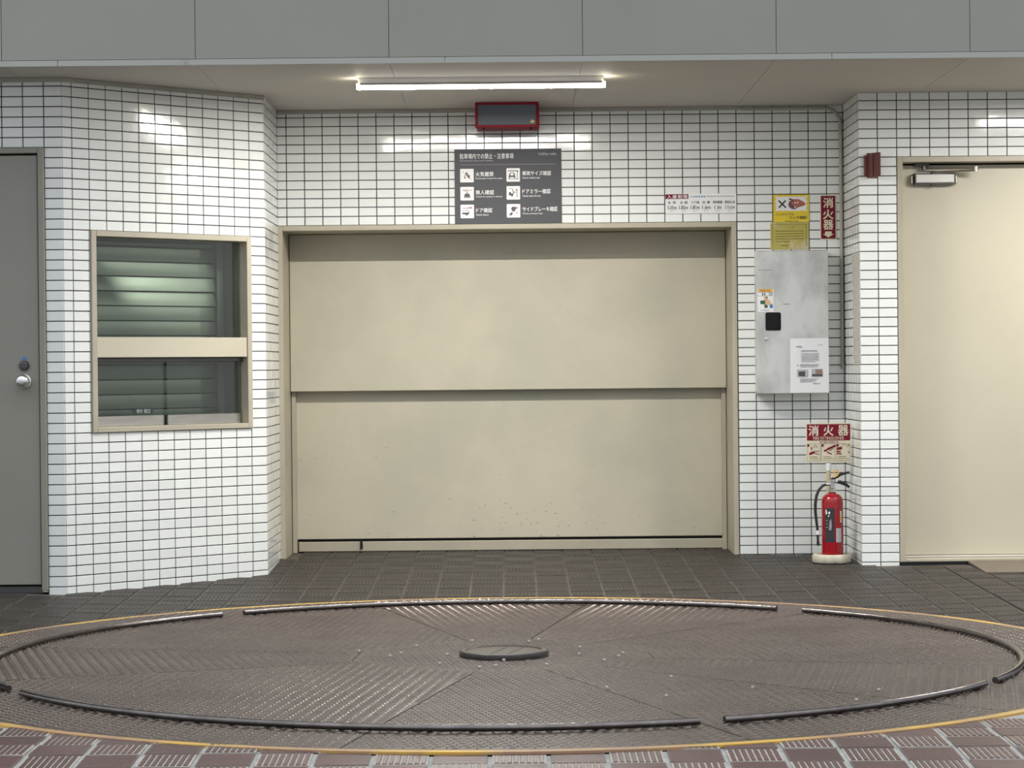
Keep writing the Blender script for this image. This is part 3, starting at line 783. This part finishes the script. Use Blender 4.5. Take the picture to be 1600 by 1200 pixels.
# ------------------------------------------------------------------ red framed indicator box
rb = thing('indicator_box', 'red framed box with an unlit grey panel hanging under the ceiling', 'indicator', (-0.014, -0.32, ZTOP))
b_ = MB(); hw, hh, f1 = 0.172, 0.137, 0.014
b_.box(-hw, hw, 0, 0.05, -f1, 0.0, ch=0.002); b_.box(-hw, hw, 0, 0.05, -hh, -hh + f1, ch=0.002)
b_.box(-hw, -hw + f1, 0, 0.05, -hh + f1, -f1, ch=0.002); b_.box(hw - f1, hw, 0, 0.05, -hh + f1, -f1, ch=0.002)
b_.build('frame', M['red_frame'], rb)
MB().box(-hw + f1, hw - f1, 0.008, 0.016, -hh + f1, -f1).build('panel', M['lamp_panel'], rb)
MB().box(-hw + 0.006, hw + 0.004, 0.05, 0.30, -hh + 0.010, -0.006, ch=0.003).build('housing', M['red_frame'], rb)
MB().lathe([(0.013, 0.0), (0.013, 0.006), (0.006, 0.010), (0, 0.010)], 16, axis='y').build('key_lock', M['brass'], rb, smooth=True, loc=(hw - 0.033, 0.008, -hh + 0.031))
for sx in (-0.128, 0.130):
    MB().lathe([(0.0, -0.010), (0.006, -0.008), (0.006, 0.0), (0, 0.0)], 10).build('bolt', M['black'], rb, loc=(sx, 0.02, -hh))

# ------------------------------------------------------------------ signs on the back wall
YW = -0.006
# charcoal notice board
SW, SH = 0.594, 0.415
sg = thing('notice_board', 'charcoal sign with six white pictograms standing on the lift door head', 'sign', (-0.308, YW, 1.851))
MB().box(0, SW, 0, 0.005, 0, SH, ch=0.001).build('board', M['sign_grey'], sg)
def bx(x): return (x - 710.5) / 167.5 * SW
def bz(y): return (351.6 - y) / 118.5 * SH
ly = -0.0008
q = MB()
text(q, '駐車場内での禁止・注意事項', bx(719), bx(803), bz(248.6), bz(240), ly, bold=0.008)
q.build('title', M['white'], sg)
q = MB(); text(q, 'Parking Restrictions and Cautions', bx(719), bx(771), bz(253.2), bz(250), ly); q.build('subtitle', M['ink_pale'], sg)
q = MB(); text(q, 'hobbley rusko', bx(842.5), bx(870), bz(245), bz(238.8), ly); q.build('logo', M['ink_pale'], sg)
IT = [(743.5, 771.5, 269, 276.4, '火気厳禁', 'Flammable: Keep Fire away', 785.5), (743.5, 772, 298, 305.2, '無人確認', 'Check for people in the pit', 785),
      (743.5, 769, 326.5, 333.6, 'ドア確認', 'Check doors', 763), (816.5, 861.5, 268.4, 275.6, '車両サイズ確認', 'Check vehicle size', 844),
      (816.5, 860.5, 297, 304.4, 'ドアミラー確認', 'Check side mirrors', 845), (816.5, 871, 325, 332.6, 'サイドブレーキ確認', 'Check parking brake', 848)]
for (a, e, t0, t1, jp, en, xe) in IT:
    k = MB(); text(k, jp, bx(a), bx(e), bz(t1), bz(t0), ly, bold=0.014); k.build('caption', M['white'], sg)
    k = MB(); text(k, en, bx(a), bx(xe), bz(t1 + 5.0), bz(t1 + 1.9), ly, bold=0.006); k.build('caption', M['white'], sg)
q = MB(); fbox(q, bx(720), bx(869), bz(258), bz(257.3), ly); q.build('divider', M['sign_line'], sg)
def icon(x, y, draw):
    a, c = bx(x), bz(y + 21.6); s2 = bx(x + 21.2) - a
    o = MB().prism(rrect(a, a + s2, c, c + s2, 0.004, 3), -0.0010, -0.0002).build('pictogram', M['white'], sg)
    k = MB(); draw(lambda pts, mi=0: flat(k, [(a + u * s2, c + v * s2) for (u, v) in pts], -0.0016 - 0.0002 * mi, mi))
    k.build('print', [M['picto'], M['picto_red']], o)
def circ(cx, cz, r, n=14): return [(cx + r * math.cos(2 * PI * k / n), cz + r * math.sin(2 * PI * k / n)) for k in range(n)]
def bar(x0, z0, x1, z1, t):
    dx, dz = x1 - x0, z1 - z0; l = math.hypot(dx, dz); nx, nz = -dz / l * t / 2, dx / l * t / 2
    return [(x0 - nx, z0 - nz), (x1 - nx, z1 - nz), (x1 + nx, z1 + nz), (x0 + nx, z0 + nz)]
def ic_fire(d):
    d([(0.28, 0.30), (0.40, 0.27), (0.36, 0.45), (0.45, 0.62), (0.50, 0.45), (0.60, 0.30), (0.72, 0.27), (0.70, 0.52), (0.63, 0.58), (0.60, 0.50), (0.55, 0.68), (0.46, 0.80), (0.40, 0.64), (0.32, 0.48)])
    d(bar(0.15, 0.84, 0.85, 0.14, 0.025), 1)
def ic_size(d):
    d(bar(0.12, 0.80, 0.84, 0.80, 0.06)); d([(0.74, 0.80), (0.88, 0.80), (0.82, 0.66)])
    d(bar(0.80, 0.66, 0.80, 0.22, 0.035)); d(bar(0.12, 0.20, 0.90, 0.20, 0.03))
    d([(0.16, 0.26), (0.26, 0.26), (0.30, 0.40), (0.28, 0.52), (0.36, 0.66), (0.30, 0.68), (0.20, 0.54)])
    d([(0.66, 0.26), (0.56, 0.26), (0.52, 0.40), (0.54, 0.52), (0.46, 0.66), (0.52, 0.68), (0.62, 0.54)])
    d([(0.30, 0.34), (0.52, 0.34), (0.54, 0.46), (0.28, 0.46)]); d(bar(0.30, 0.67, 0.52, 0.67, 0.03))
def ic_person(d):
    d(circ(0.50, 0.62, 0.055)); d([(0.28, 0.18), (0.36, 0.18), (0.38, 0.36), (0.40, 0.20), (0.60, 0.20), (0.62, 0.36), (0.64, 0.18), (0.72, 0.18), (0.72, 0.36), (0.62, 0.52), (0.38, 0.52), (0.28, 0.36)])
    d(bar(0.12, 0.76, 0.86, 0.76, 0.03)); d([(0.24, 0.74), (0.38, 0.74), (0.31, 0.64)], 1); d([(0.38, 0.79), (0.50, 0.79), (0.44, 0.86)], 1)
def ic_door(d):
    d(bar(0.14, 0.74, 0.62, 0.75, 0.03)); d(bar(0.56, 0.76, 0.86, 0.78, 0.08), 1); d([(0.72, 0.84), (0.88, 0.76), (0.76, 0.68)], 1)
    d([(0.13, 0.42), (0.13, 0.30), (0.34, 0.28), (0.46, 0.18), (0.56, 0.28), (0.64, 0.32), (0.62, 0.46), (0.46, 0.42)])
    d(bar(0.12, 0.55, 0.60, 0.58, 0.03)); d(bar(0.58, 0.58, 0.62, 0.46, 0.03))
def ic_mirror(d):
    d([(0.17, 0.54), (0.30, 0.58), (0.34, 0.46), (0.44, 0.44), (0.50, 0.56), (0.52, 0.40), (0.40, 0.18), (0.34, 0.30), (0.17, 0.32)])
    d(bar(0.18, 0.82, 0.42, 0.82, 0.03)); d(bar(0.42, 0.82, 0.50, 0.56, 0.045)); d(bar(0.46, 0.54, 0.66, 0.56, 0.06))
    d(bar(0.77, 0.82, 0.77, 0.16, 0.045)); d([(0.64, 0.70), (0.76, 0.78), (0.76, 0.62)], 1)
def ic_brake(d):
    d([(0.32, 0.70), (0.42, 0.80), (0.66, 0.80), (0.72, 0.70), (0.60, 0.48), (0.48, 0.42), (0.36, 0.54)])
    d([(0.14, 0.18), (0.36, 0.16), (0.46, 0.34), (0.36, 0.42), (0.28, 0.32)])
    d([(0.68, 0.78), (0.82, 0.78), (0.80, 0.62), (0.74, 0.62)], 1); d([(0.66, 0.36), (0.78, 0.46), (0.78, 0.22), (0.72, 0.34)], 1)
for (x, y, fn) in ((719.3, 264, ic_fire), (719.3, 292.6, ic_person), (719.3, 320.8, ic_door), (791.7, 263.6, ic_size), (791.7, 292, ic_mirror), (791.7, 320.4, ic_brake)):
    icon(x, y, fn)

# vehicle size limits
dm = thing('size_limit_sign', 'white vehicle size sign with a crimson title above the lift door corner', 'sign', (0.861, YW, 1.898))
DW, DH = 0.3945, 0.109
MB().box(0, DW, 0, 0.004, 0, DH).build('board', M['white'], dm)
def dx(x): return (x - 62) / 1470 * DW
def dz(y): return (485 - y) / 425 * DH
q = MB(); fbox(q, dx(64), dx(540), dz(168), dz(66), -0.0005); q.build('title_band', M['red_sign'], dm)
q = MB(); text(q, '入庫制限', dx(100), dx(520), dz(158), dz(82), -0.001, bold=0.02, gap=1.3); q.build('title_lettering', M['white'], dm)
q = MB(); text(q, '日本駐車装置', dx(585), dx(895), dz(140), dz(102), -0.0006, bold=0.01); q.build('maker_lettering', M['blue'], dm)
q = MB()
for k, (xa, xb, t_, ta, tb) in enumerate(((110, 280, '全 長', 215, 275), (362, 520, '全 幅', 215, 275), (598, 760, 'タイヤ幅', 215, 275), (822, 988, '全 高', 215, 275), (1045, 1240, '車両重量', 215, 275), (1292, 1500, '最低地上高', 215, 275))):
    text(q, t_, dx(xa), dx(xb), dz(tb), dz(ta), -0.0006, bold=0.01)
for (xa, xb, t_) in ((108, 295, '5.05m'), (345, 528, '1.85m'), (588, 770, '1.81m'), (826, 998, '1.6m'), (1080, 1225, '1.6t'), (1306, 1496, '11cm')):
    text(q, t_, dx(xa), dx(xb), dz(395), dz(315), -0.0006, bold=0.012)
for (xa, xb, t_) in ((160, 240, '以 下'), (395, 480, '以 下'), (635, 720, '以 下'), (860, 945, '以 下'), (1105, 1195, '以 下'), (1355, 1440, '以 上')):
    text(q, t_, dx(xa), dx(xb), dz(448), dz(415), -0.0006)
q.build('lettering', M['ink'], dm)
q = MB(); dashes(q, dx(920), dx(1490), dz(118), 0.004, -0.0006, seed=4); q.build('small_print', M['ink_grey'], dm)

# yellow car sign
ys_ = thing('car_warning_sign', 'yellow sign with a cross and a red car drawn on a white burst', 'sign', (1.4596, YW, 1.844))
YWd, YHt = 0.1995, 0.153
MB().box(0, YWd, 0, 0.004, 0, YHt).build('board', M['yellow_sign'], ys_)
def yx(x): return (x - 105) / 730 * YWd
def yz(y): return (610 - y) / 550 * YHt
burst = []
cxb, czb = 470, 240
for k in range(44):
    a = 2 * PI * k / 44; rr = 1.0 if k % 2 else 0.90
    ca, sa = math.cos(a), math.sin(a)
    m_ = max(abs(ca) / 330, abs(sa) / 150); burst.append((yx(cxb + ca / m_ * rr), yz(czb - sa / m_ * rr)))
q = MB(); flat(q, burst, -0.0005); q.build('burst', M['white'], ys_)
q = MB()
q_pts = [(215, 175, 365, 320), (360, 175, 220, 320)]
for k, (a, b1, c, d) in enumerate(q_pts): flat(q, [(yx(u), yz(v)) for (u, v) in bar(a, b1, c, d, 30)][::-1], -0.001 - 0.0002 * k)
q.build('cross', M['ink'], ys_); q = MB()
text(q, 'バックドアの', yx(150), yx(520), yz(480), yz(430), -0.001, bold=0.01)
text(q, 'ロック確認！', yx(435), yx(795), yz(545), yz(488), -0.001, bold=0.016); q.build('lettering', M['ink'], ys_); q = MB()
text(q, '閉め忘れに注意', yx(350), yx(605), yz(602), yz(575), -0.001)
q.build('lettering', M['ink'], ys_)
q = MB()
flat(q, [(yx(u), yz(v)) for (u, v) in ((410, 260), (430, 195), (520, 150), (620, 150), (700, 190), (765, 240), (750, 275), (600, 320), (560, 350), (490, 350), (430, 310))][::-1], -0.001, 0)
flat(q, [(yx(u), yz(v)) for (u, v) in ((410, 260), (430, 200), (480, 190), (470, 250), (540, 300), (590, 300), (560, 350), (490, 350), (430, 310))][::-1], -0.0012, 1)
flat(q, [(yx(u), yz(v)) for (u, v) in ((420, 140), (450, 130), (530, 165), (520, 200), (470, 180), (425, 155))][::-1], -0.0012, 1)
flat(q, [(yx(u), yz(v)) for (u, v) in ((640, 195), (700, 195), (715, 215), (650, 215))][::-1], -0.0012, 2)
for (cu, cv) in ((552, 222), (605, 218), (550, 312)):
    flat(q, [(yx(cu + 16 * math.cos(t * PI / 5)), yz(cv - 16 * math.sin(t * PI / 5))) for t in range(10)], -0.0014, 3)
q.build('car_print', [M['car_red'], M['car_dark'], M['car_red'], M['white']], ys_)

# faded notice below it
nt_ = thing('faded_notice', 'faded yellow green notice pasted below the yellow car sign', 'notice', (1.4436, YW + 0.001, 1.694))
NW, NH = 0.213, 0.147
MB().box(0, NW, 0, 0.003, 0, NH).build('sheet', M['olive'], nt_)
q = MB(); yy = -0.0006
for (a, b1, c, d) in ((0.010, 0.013, 0.02, NH - 0.008), (NW - 0.017, NW - 0.014, 0.02, NH - 0.008), (0.010, NW - 0.014, NH - 0.010, NH - 0.008)): fbox(q, a, b1, c, d, yy)
q.build('border', M['olive_ink'], nt_); q = MB()
text(q, '注 意', 0.103, 0.131, NH - 0.030, NH - 0.019, yy)
q.build('heading', M['olive_ink'], nt_); q = MB()
for k in range(5): dashes(q, 0.028, (0.186 if k < 4 else 0.11), NH - 0.046 - 0.0143 * k, 0.0046, yy, seed=20 + k)
q.build('body_print', M['olive_ink'], nt_); q = MB()
dashes(q, 0.058, 0.10, 0.021, 0.006, yy, seed=29)
q.build('lettering', M['olive_ink'], nt_)

# narrow vertical extinguisher sign
vs_ = thing('extinguisher_arrow_sign', 'narrow vertical crimson sign with an arrow beside the conduit', 'sign', (1.7206, YW, 1.747))
VW, VH = 0.0885, 0.2455
MB().box(0, VW, 0, 0.004, 0, VH).build('board', M['cream'], vs_)
q = MB(); fbox(q, 0.004, VW - 0.004, 0.004, VH - 0.004, -0.0005); q.build('crimson_field', M['red_sign'], vs_)
for (c_, m_, z0, z1) in (('消', 0.017, 0.176, 0.231), ('火', 0.015, 0.113, 0.165), ('器', 0.017, 0.055, 0.107)):
    q = MB(); text(q, c_, m_, VW - m_, z0, z1, -0.001, bold=0.03); q.build('character', M['cream'], vs_)
q = MB()
flat(q, [(VW / 2, 0.010), (VW - 0.014, 0.030), (VW - 0.026, 0.030), (VW - 0.026, 0.044), (0.026, 0.044), (0.026, 0.030), (0.014, 0.030)], -0.001)
q.build('arrow', M['cream'], vs_)

# ------------------------------------------------------------------ stainless cabinet
cb_ = thing('control_cabinet', 'stained stainless control cabinet on the tiled wall beside the lift door', 'cabinet', (1.352, 0, 0.893))
CW, CH, CD = 0.393, 0.790, 0.12
bevel(MB().box(0, CW, -CD + 0.012, -0.002, 0, CH).build('body', M['cabinet'], cb_), 0.003)
bevel(MB().box(-0.002, CW + 0.002, -CD, -CD + 0.0115, 0.002, CH - 0.002).build('door', M['cabinet'], cb_), 0.003)
wn = MB().prism(rrect(0.047, 0.132, 0.349, 0.449, 0.010), -CD - 0.003, -CD - 0.0002).build('handle_recess', M['black'], cb_)
MB().prism(rrect(0.058, 0.121, 0.360, 0.438, 0.008), -CD - 0.006, -CD - 0.003).build('handle', M['black'], wn)
MB().lathe([(0.009, 0), (0.009, 0.004), (0.004, 0.005), (0, 0.005)], 14, axis='y').build('key_lock', M['chrome'], cb_, smooth=True, loc=(0.050, -CD, 0.302))
sk = MB().box(0.006, 0.093, -CD - 0.0007, -CD, 0.452, 0.578).build('warning_sticker', M['white'], cb_)
y1 = -CD - 0.0012
q = MB()
fbox(q, 0.008, 0.088, 0.562, 0.578, y1, 0); text(q, '手をはさむな', 0.020, 0.072, 0.564, 0.576, y1 - 0.0004, 1, bold=0.02)
fbox(q, 0.008, 0.088, 0.560, 0.5615, y1, 2); fbox(q, 0.008, 0.088, 0.540, 0.5415, y1, 2); fbox(q, 0.066, 0.088, 0.5415, 0.560, y1, 7)
flat(q, [(0.030, 0.543), (0.037, 0.543), (0.036, 0.558), (0.031, 0.558)], y1, 2); flat(q, [(0.042, 0.543), (0.049, 0.543), (0.046, 0.559), (0.042, 0.557)], y1, 2)
fbox(q, 0.042, 0.060, 0.474, 0.536, y1, 3); fbox(q, 0.020, 0.042, 0.495, 0.515, y1, 3)
flat(q, [(0.036, 0.532), (0.046, 0.535), (0.075, 0.510), (0.078, 0.492), (0.060, 0.486), (0.046, 0.494), (0.046, 0.515)], y1 - 0.0004, 4)
flat(q, [(0.070, 0.486), (0.084, 0.498), (0.090, 0.480), (0.088, 0.474), (0.072, 0.472)], y1 - 0.0006, 5)
dashes(q, 0.022, 0.070, 0.461, 0.0035, y1, 6, seed=8)
q.build('print', [M['orange'], M['car_red'], M['ink'], M['green'], M['skin'], M['blue'], M['ink_grey'], M['ink_pale']], sk)
q = MB(); dashes(q, 0.010, 0.086, 0.682, 0.004, -CD - 0.0006, seed=9); q.build('engraved_mark', M['ink_grey'], cb_)
q = MB(); dashes(q, 0.145, 0.185, 0.494, 0.005, -CD - 0.0006, seed=12); q.build('engraved_mark', M['ink_grey'], cb_)

pn = thing('paper_notice', 'white printed paper with two small photos taped on the cabinet', 'notice', (1.353 + 0.180, -CD - 0.0015, 0.898))
PW, PH = 0.213, 0.300
pm = MB(); nx_, nz_ = 10, 12
vv = [(PW * i / nx_, 0.0002 - 0.0035 * (math.sin(i * 0.9) * math.sin(j * 0.55)) ** 2 * (0.3 + 0.7 * j / nz_), PH * j / nz_) for j in range(nz_ + 1) for i in range(nx_ + 1)]
pm.add(vv, [(j * (nx_ + 1) + i, j * (nx_ + 1) + i + 1, (j + 1) * (nx_ + 1) + i + 1, (j + 1) * (nx_ + 1) + i) for j in range(nz_) for i in range(nx_)])
pm.build('sheet', M['paper'], pn, smooth=True)
def qx(x): return (x - 90) / 745 * PW
def qz(y): return (1115 - y) / 1020 * PH
q = MB(); yy = -0.0042
dashes(q, qx(205), qx(320), qz(252), 0.006, yy, seed=31); q.build('addressee', M['ink_grey'], pn); q = MB()
dashes(q, qx(630), qx(710), qz(222), 0.004, yy, seed=32); q.build('date', M['ink_pale'], pn); q = MB()
dashes(q, qx(300), qx(615), qz(332), 0.006, yy, seed=33); q.build('heading', M['ink_grey'], pn); q = MB()
for k in range(6): dashes(q, qx(300), qx(640 - (70 if k == 5 else 0)), qz(380 + 30 * k), 0.005, yy, 1, seed=40 + k)
dashes(q, qx(280), qx(640), qz(592), 0.005, yy, seed=50); dashes(q, qx(280), qx(620), qz(625), 0.005, yy, 1, seed=51); dashes(q, qx(215), qx(240), qz(598), 0.006, yy, seed=52); q.build('body_print', [M['ink_grey'], M['ink_pale']], pn); q = MB()
for k in range(3): dashes(q, qx(280), qx(640 - 60 * k), qz(855 + 25 * k), 0.005, yy, 1, seed=60 + k)
dashes(q, qx(525), qx(660), qz(942), 0.004, yy, seed=65)
q.build('lettering', [M['ink_grey'], M['ink_pale']], pn)
for (a, b1, c, d) in ((220, 425, 680, 815), (500, 710, 672, 812)):
    q = MB(); fbox(q, qx(a), qx(b1), qz(d), qz(c), yy, 0)
    if a < 300: flat(q, [(qx(250), qz(800)), (qx(375), qz(810)), (qx(375), qz(712)), (qx(250), qz(720))], yy - 0.0003, 1)
    else: fbox(q, qx(575), qx(706), qz(765), qz(676), yy - 0.0003, 2); fbox(q, qx(505), qx(706), qz(808), qz(768), yy - 0.0003, 1)
    q.build('photo', [M['ink_pale'], M['picto'], mat('brown_photo_print', (0.30, 0.22, 0.19), 0.5)], pn)

# ------------------------------------------------------------------ conduit
cd = thing('conduit', 'grey painted conduit bending down the wall corner to the steel cabinet', 'conduit', (1.836, -0.0165, 0))
pts = [(-0.55, 0, 2.474)] + [(-0.09, 0, 2.474)]
for k in range(1, 9):
    a = PI / 2 * k / 8; pts.append((-0.09 + 0.09 * math.sin(a), 0, 2.474 - 0.09 * (1 - math.cos(a)) ))
pts.append((0, 0, 1.03))
pipe = MB().tube(pts, 0.0095, 12).build('pipe', M['conduit'], cd, smooth=True)
pts = [(0, 0, 1.035)]
for k in range(0, 8):
    a = PI / 2 * k / 7; pts.append((-0.05 + 0.05 * math.cos(a), 0, 1.035 - 0.045 * math.sin(a)))
pts.append((-0.094, -0.004, 0.99))
MB().tube(pts, 0.0115, 12).build('elbow', M['caulk'], cd, smooth=True)
MB().tube([(0, 0, 1.030), (0, 0, 1.050)], 0.0125, 12).build('coupling', M['caulk'], cd, smooth=True)
MB().tube([(0, 0, 2.36), (0, 0, 2.385)], 0.0122, 12).build('coupling', M['caulk'], cd, smooth=True)

# ------------------------------------------------------------------ maroon plate on its rusty bracket
mp = thing('maroon_plate', 'small maroon metal plate standing out from the pier on a rusty bracket', 'plate', (1.905, -0.60, 2.105))
b_ = MB().box(0.006, 0.012, -0.05, -0.004, -0.056, 0.062); b_.box(-0.012, 0.046, -0.006, 0.0, -0.066, 0.066)
b_.build('bracket', M['rust'], mp)
pl_ = MB().box(0, 0.088, -0.004, 0.004, -0.062, 0.064, ch=0.001).build('plate', M['maroon'], mp, loc=(-0.008, -0.012, 0))
pl_.rotation_euler = (0, 0, math.radians(-52))
MB().box(-0.028, -0.002, -0.022, -0.002, -0.056, 0.052, ch=0.003).build('hinge_post', M['maroon'], mp)

# ------------------------------------------------------------------ fire extinguisher, its stand and its board
EX, EY = 1.717, -0.43
EZ = zfloor(EX, EY) + 0.001
es = thing('extinguisher_stand', 'round cream concrete stand under the red extinguisher', 'stand', (1.712, EY, EZ))
MB().lathe([(0.0, 0.0), (0.098, 0.0), (0.104, 0.006), (0.105, 0.036), (0.099, 0.046), (0.084, 0.047), (0.078, 0.040), (0.076, 0.026), (0.0, 0.026)], 44).build('dish', M['concrete'], es, smooth=True, angle=50)
ex = thing('fire_extinguisher', 'red fire extinguisher with a black hose standing in the corner', 'extinguisher', (EX, EY, EZ + 0.0275))
R = 0.0582
prof = [(0.0, 0.0), (R - 0.006, 0.0), (R - 0.001, 0.004), (R, 0.012), (R, 0.298)]
for k in range(1, 9):
    a = PI / 2 * k / 8; prof.append((0.020 + (R - 0.020) * math.cos(a), 0.298 + 0.046 * math.sin(a)))
prof += [(0.020, 0.352), (0.0, 0.352)]
MB().lathe(prof, 40).build('cylinder', M['ext_red'], ex, smooth=True, angle=35)
vb = MB().lathe([(0.0, 0.350), (0.020, 0.350), (0.020, 0.368), (0.015, 0.372), (0.015, 0.404), (0.019, 0.408), (0.019, 0.420), (0.0, 0.424)], 20)
vb.tube([(0, 0, 0.394), (-0.034, -0.002, 0.394)], 0.009, 10); vb.tube([(0, 0, 0.392), (0, -0.024, 0.392)], 0.012, 12)
vb.build('valve', M['chrome'], ex, smooth=True, angle=35)
lv = MB()
lv.tube([(-0.010, -0.004, 0.414), (0.012, -0.004, 0.426), (0.045, -0.004, 0.446), (0.092, -0.004, 0.458)], [0.008, 0.009, 0.008, 0.006], 8)
lv.build('lever', M['rubber'], ex, smooth=True)
lh = MB().tube([(0.012, -0.004, 0.408), (0.045, -0.004, 0.404), (0.075, -0.004, 0.392), (0.092, -0.004, 0.376)], [0.007, 0.010, 0.009, 0.006], 8)
lh.build('carry_handle', M['rubber'], ex, smooth=True)
MB().box(0.018, 0.030, -0.014, 0.006, 0.404, 0.424, ch=0.003).build('lever_pivot', M['white'], ex)
sp = MB().tube([(0.006, -0.014, 0.444), (0.012, -0.014, 0.466), (0.026, -0.014, 0.472), (0.034, -0.014, 0.458), (0.026, -0.014, 0.440), (0.006, -0.014, 0.430)], 0.004, 8)
sp.build('safety_pin', M['orange'], ex, smooth=True)
hs = [(-0.030, -0.004, 0.394), (-0.052, -0.006, 0.386), (-0.074, -0.008, 0.362), (-0.086, -0.008, 0.330), (-0.092, -0.008, 0.290), (-0.092, -0.008, 0.250), (-0.088, -0.008, 0.205), (-0.082, -0.008, 0.160), (-0.079, -0.008, 0.085)]
MB().tube(hs, [0.006, 0.0075, 0.0078, 0.0078, 0.0078, 0.0078, 0.0075, 0.007, 0.0065], 10).build('hose', M['rubber'], ex, smooth=True)
MB().tube([(-0.0805, -0.008, 0.146), (-0.080, -0.008, 0.124)], 0.0095, 12).build('hose_clip', M['white'], ex)
MB().tube([(-0.079, -0.008, 0.088), (-0.079, -0.008, 0.072), (-0.077, -0.008, 0.064)], [0.0075, 0.0085, 0.006], 10).build('nozzle', M['rubber'], ex)
def patch(nm, a0, a1, z0, z1, m_, off=0.0006, parent=ex):
    return MB().lathe([(R + off, z0), (R + off, z1)], 12, a0=math.radians(a0), a1=math.radians(a1)).build(nm, m_, parent, smooth=True)
lab = patch('label', -139, -86, 0.085, 0.268, M['ink'])
def lab_poly(pts, off, mi, mb):             # u = degrees round the bottle, v = height
    mb.add([((R + off) * math.cos(math.radians(u)), (R + off) * math.sin(math.radians(u)), v) for (u, v) in pts], [tuple(range(len(pts)))], mi)
q = MB()
lab_poly([(-134, 0.236), (-128, 0.232), (-124, 0.244), (-130, 0.262), (-135, 0.258)], 0.0012, 0, q)
lab_poly([(-120, 0.240), (-112, 0.234), (-108, 0.246), (-114, 0.252)], 0.0012, 0, q)
lab_poly([(-122, 0.222), (-116, 0.222), (-112, 0.231), (-118, 0.230)], 0.0012, 0, q)
lab_poly([(-116, 0.150), (-104, 0.150), (-100, 0.175), (-104, 0.210), (-112, 0.200)], 0.0012, 1, q)
for k in range(3): lab_poly([(-134, 0.20 - 0.018 * k), (-120, 0.20 - 0.018 * k), (-120, 0.203 - 0.018 * k), (-134, 0.203 - 0.018 * k)], 0.0012, 1, q)
lab_poly([(-136, 0.090), (-90, 0.090), (-90, 0.140), (-136, 0.140)], 0.0012, 2, q)
q.build('label_print', [M['white'], M['ink_grey'], M['sign_grey']], lab)
patch('sticker', -78, -45, 0.085, 0.160, M['ink_pale']); patch('sticker', -54, -38, 0.190, 0.252, M['cream'])
patch('sticker', -53, -39, 0.200, 0.222, M['orange'], 0.0012)

bs = thing('extinguisher_board', 'cream and crimson extinguisher board on a pole above the red bottle', 'sign', (1.590, -0.34, 0.522))
BW, BH = 0.2435, 0.2135
MB().box(0, BW, 0, 0.005, 0, BH, ch=0.001).build('board', M['cream'], bs)
def ex_(x): return (x - 80) / 845 * BW
def ez_(y): return (815 - y) / 725 * BH
q = MB(); fbox(q, ex_(97), ex_(910), ez_(412), ez_(112), -0.0006); q.build('crimson_band', M['red_board'], bs)
for (c_, u0, u1) in (('消', 132, 315), ('火', 410, 595), ('器', 685, 875)):
    q = MB(); text(q, c_, ex_(u0), ex_(u1), ez_(322), ez_(136), -0.0012, bold=0.03); q.build('character', M['cream'], bs)
q = MB()
text(q, 'FIRE EXTINGUISHER', ex_(215), ex_(795), ez_(398), ez_(340), -0.0012, bold=0.006)
q.build('lettering', M['cream'], bs)
q = MB(); y1 = -0.0008
text(q, '消火器の使用方法', ex_(330), ex_(690), ez_(462), ez_(420), y1)
for k, xa in enumerate((97, 365, 645)):
    xb = xa + 250
    for (a, b1, c, d) in ((xa, xa + 5, 470, 785), (xb, xb + 5, 470, 785), (xa, xb, 470, 475), (xa, xb, 780, 785)): fbox(q, ex_(a), ex_(b1), ez_(d), ez_(c), y1, 1)
    fbox(q, ex_(xa + 8), ex_(xa + 46), ez_(525), ez_(480), y1 - 0.0002)
    dashes(q, ex_(xa + 40), ex_(xa + 190), ez_(712), 0.004, y1, 1, seed=70 + k); dashes(q, ex_(xa + 40), ex_(xa + 230), ez_(745), 0.003, y1, 1, seed=80 + k)
def rp_(pts, mi=0): flat(q, [(ex_(u), ez_(v)) for (u, v) in pts][::-1], y1 - 0.0004, mi)
rp_([(135, 640), (190, 615), (240, 605), (245, 640), (180, 670), (140, 680)]); rp_(bar(235, 615, 330, 605, 12)); rp_(bar(235, 645, 320, 665, 14))
rp_(bar(180, 530, 182, 580, 22)); rp_(bar(215, 500, 240, 550, 12), 1); rp_(bar(250, 490, 290, 540, 14), 1)
rp_([(410, 590), (470, 570), (480, 600), (420, 620)]); rp_(bar(475, 575, 635, 505, 40)); rp_(bar(470, 625, 560, 665, 20)); rp_(bar(520, 600, 590, 560, 16), 1)
rp_([(655, 545), (750, 525), (750, 580), (655, 590)]); rp_(bar(655, 618, 730, 618, 26)); rp_(bar(655, 655, 745, 660, 22))
for t in range(9):
    a = PI * t / 8; rp_(bar(805 + 48 * math.cos(a), 560 - 75 * math.sin(a), 805 + 48 * math.cos(a + 0.39), 560 - 75 * math.sin(a + 0.39), 5), 1)
rp_(bar(880, 480, 870, 520, 14)); rp_(bar(875, 615, 890, 645, 18))
q.build('pictograms', [M['red_board'], M['olive_ink']], bs)
po = MB().tube([(0.122, 0.012, -0.50), (0.122, 0.012, 0.10)], 0.012, 12).build('pole', M['pole'], bs, smooth=True)
MB().tube([(0.122, 0.010, -0.045), (0.122, 0.010, -0.005)], 0.0145, 12).build('pole_clamp', M['white'], bs, smooth=True)

bpy.data.objects.remove(_cur_o)
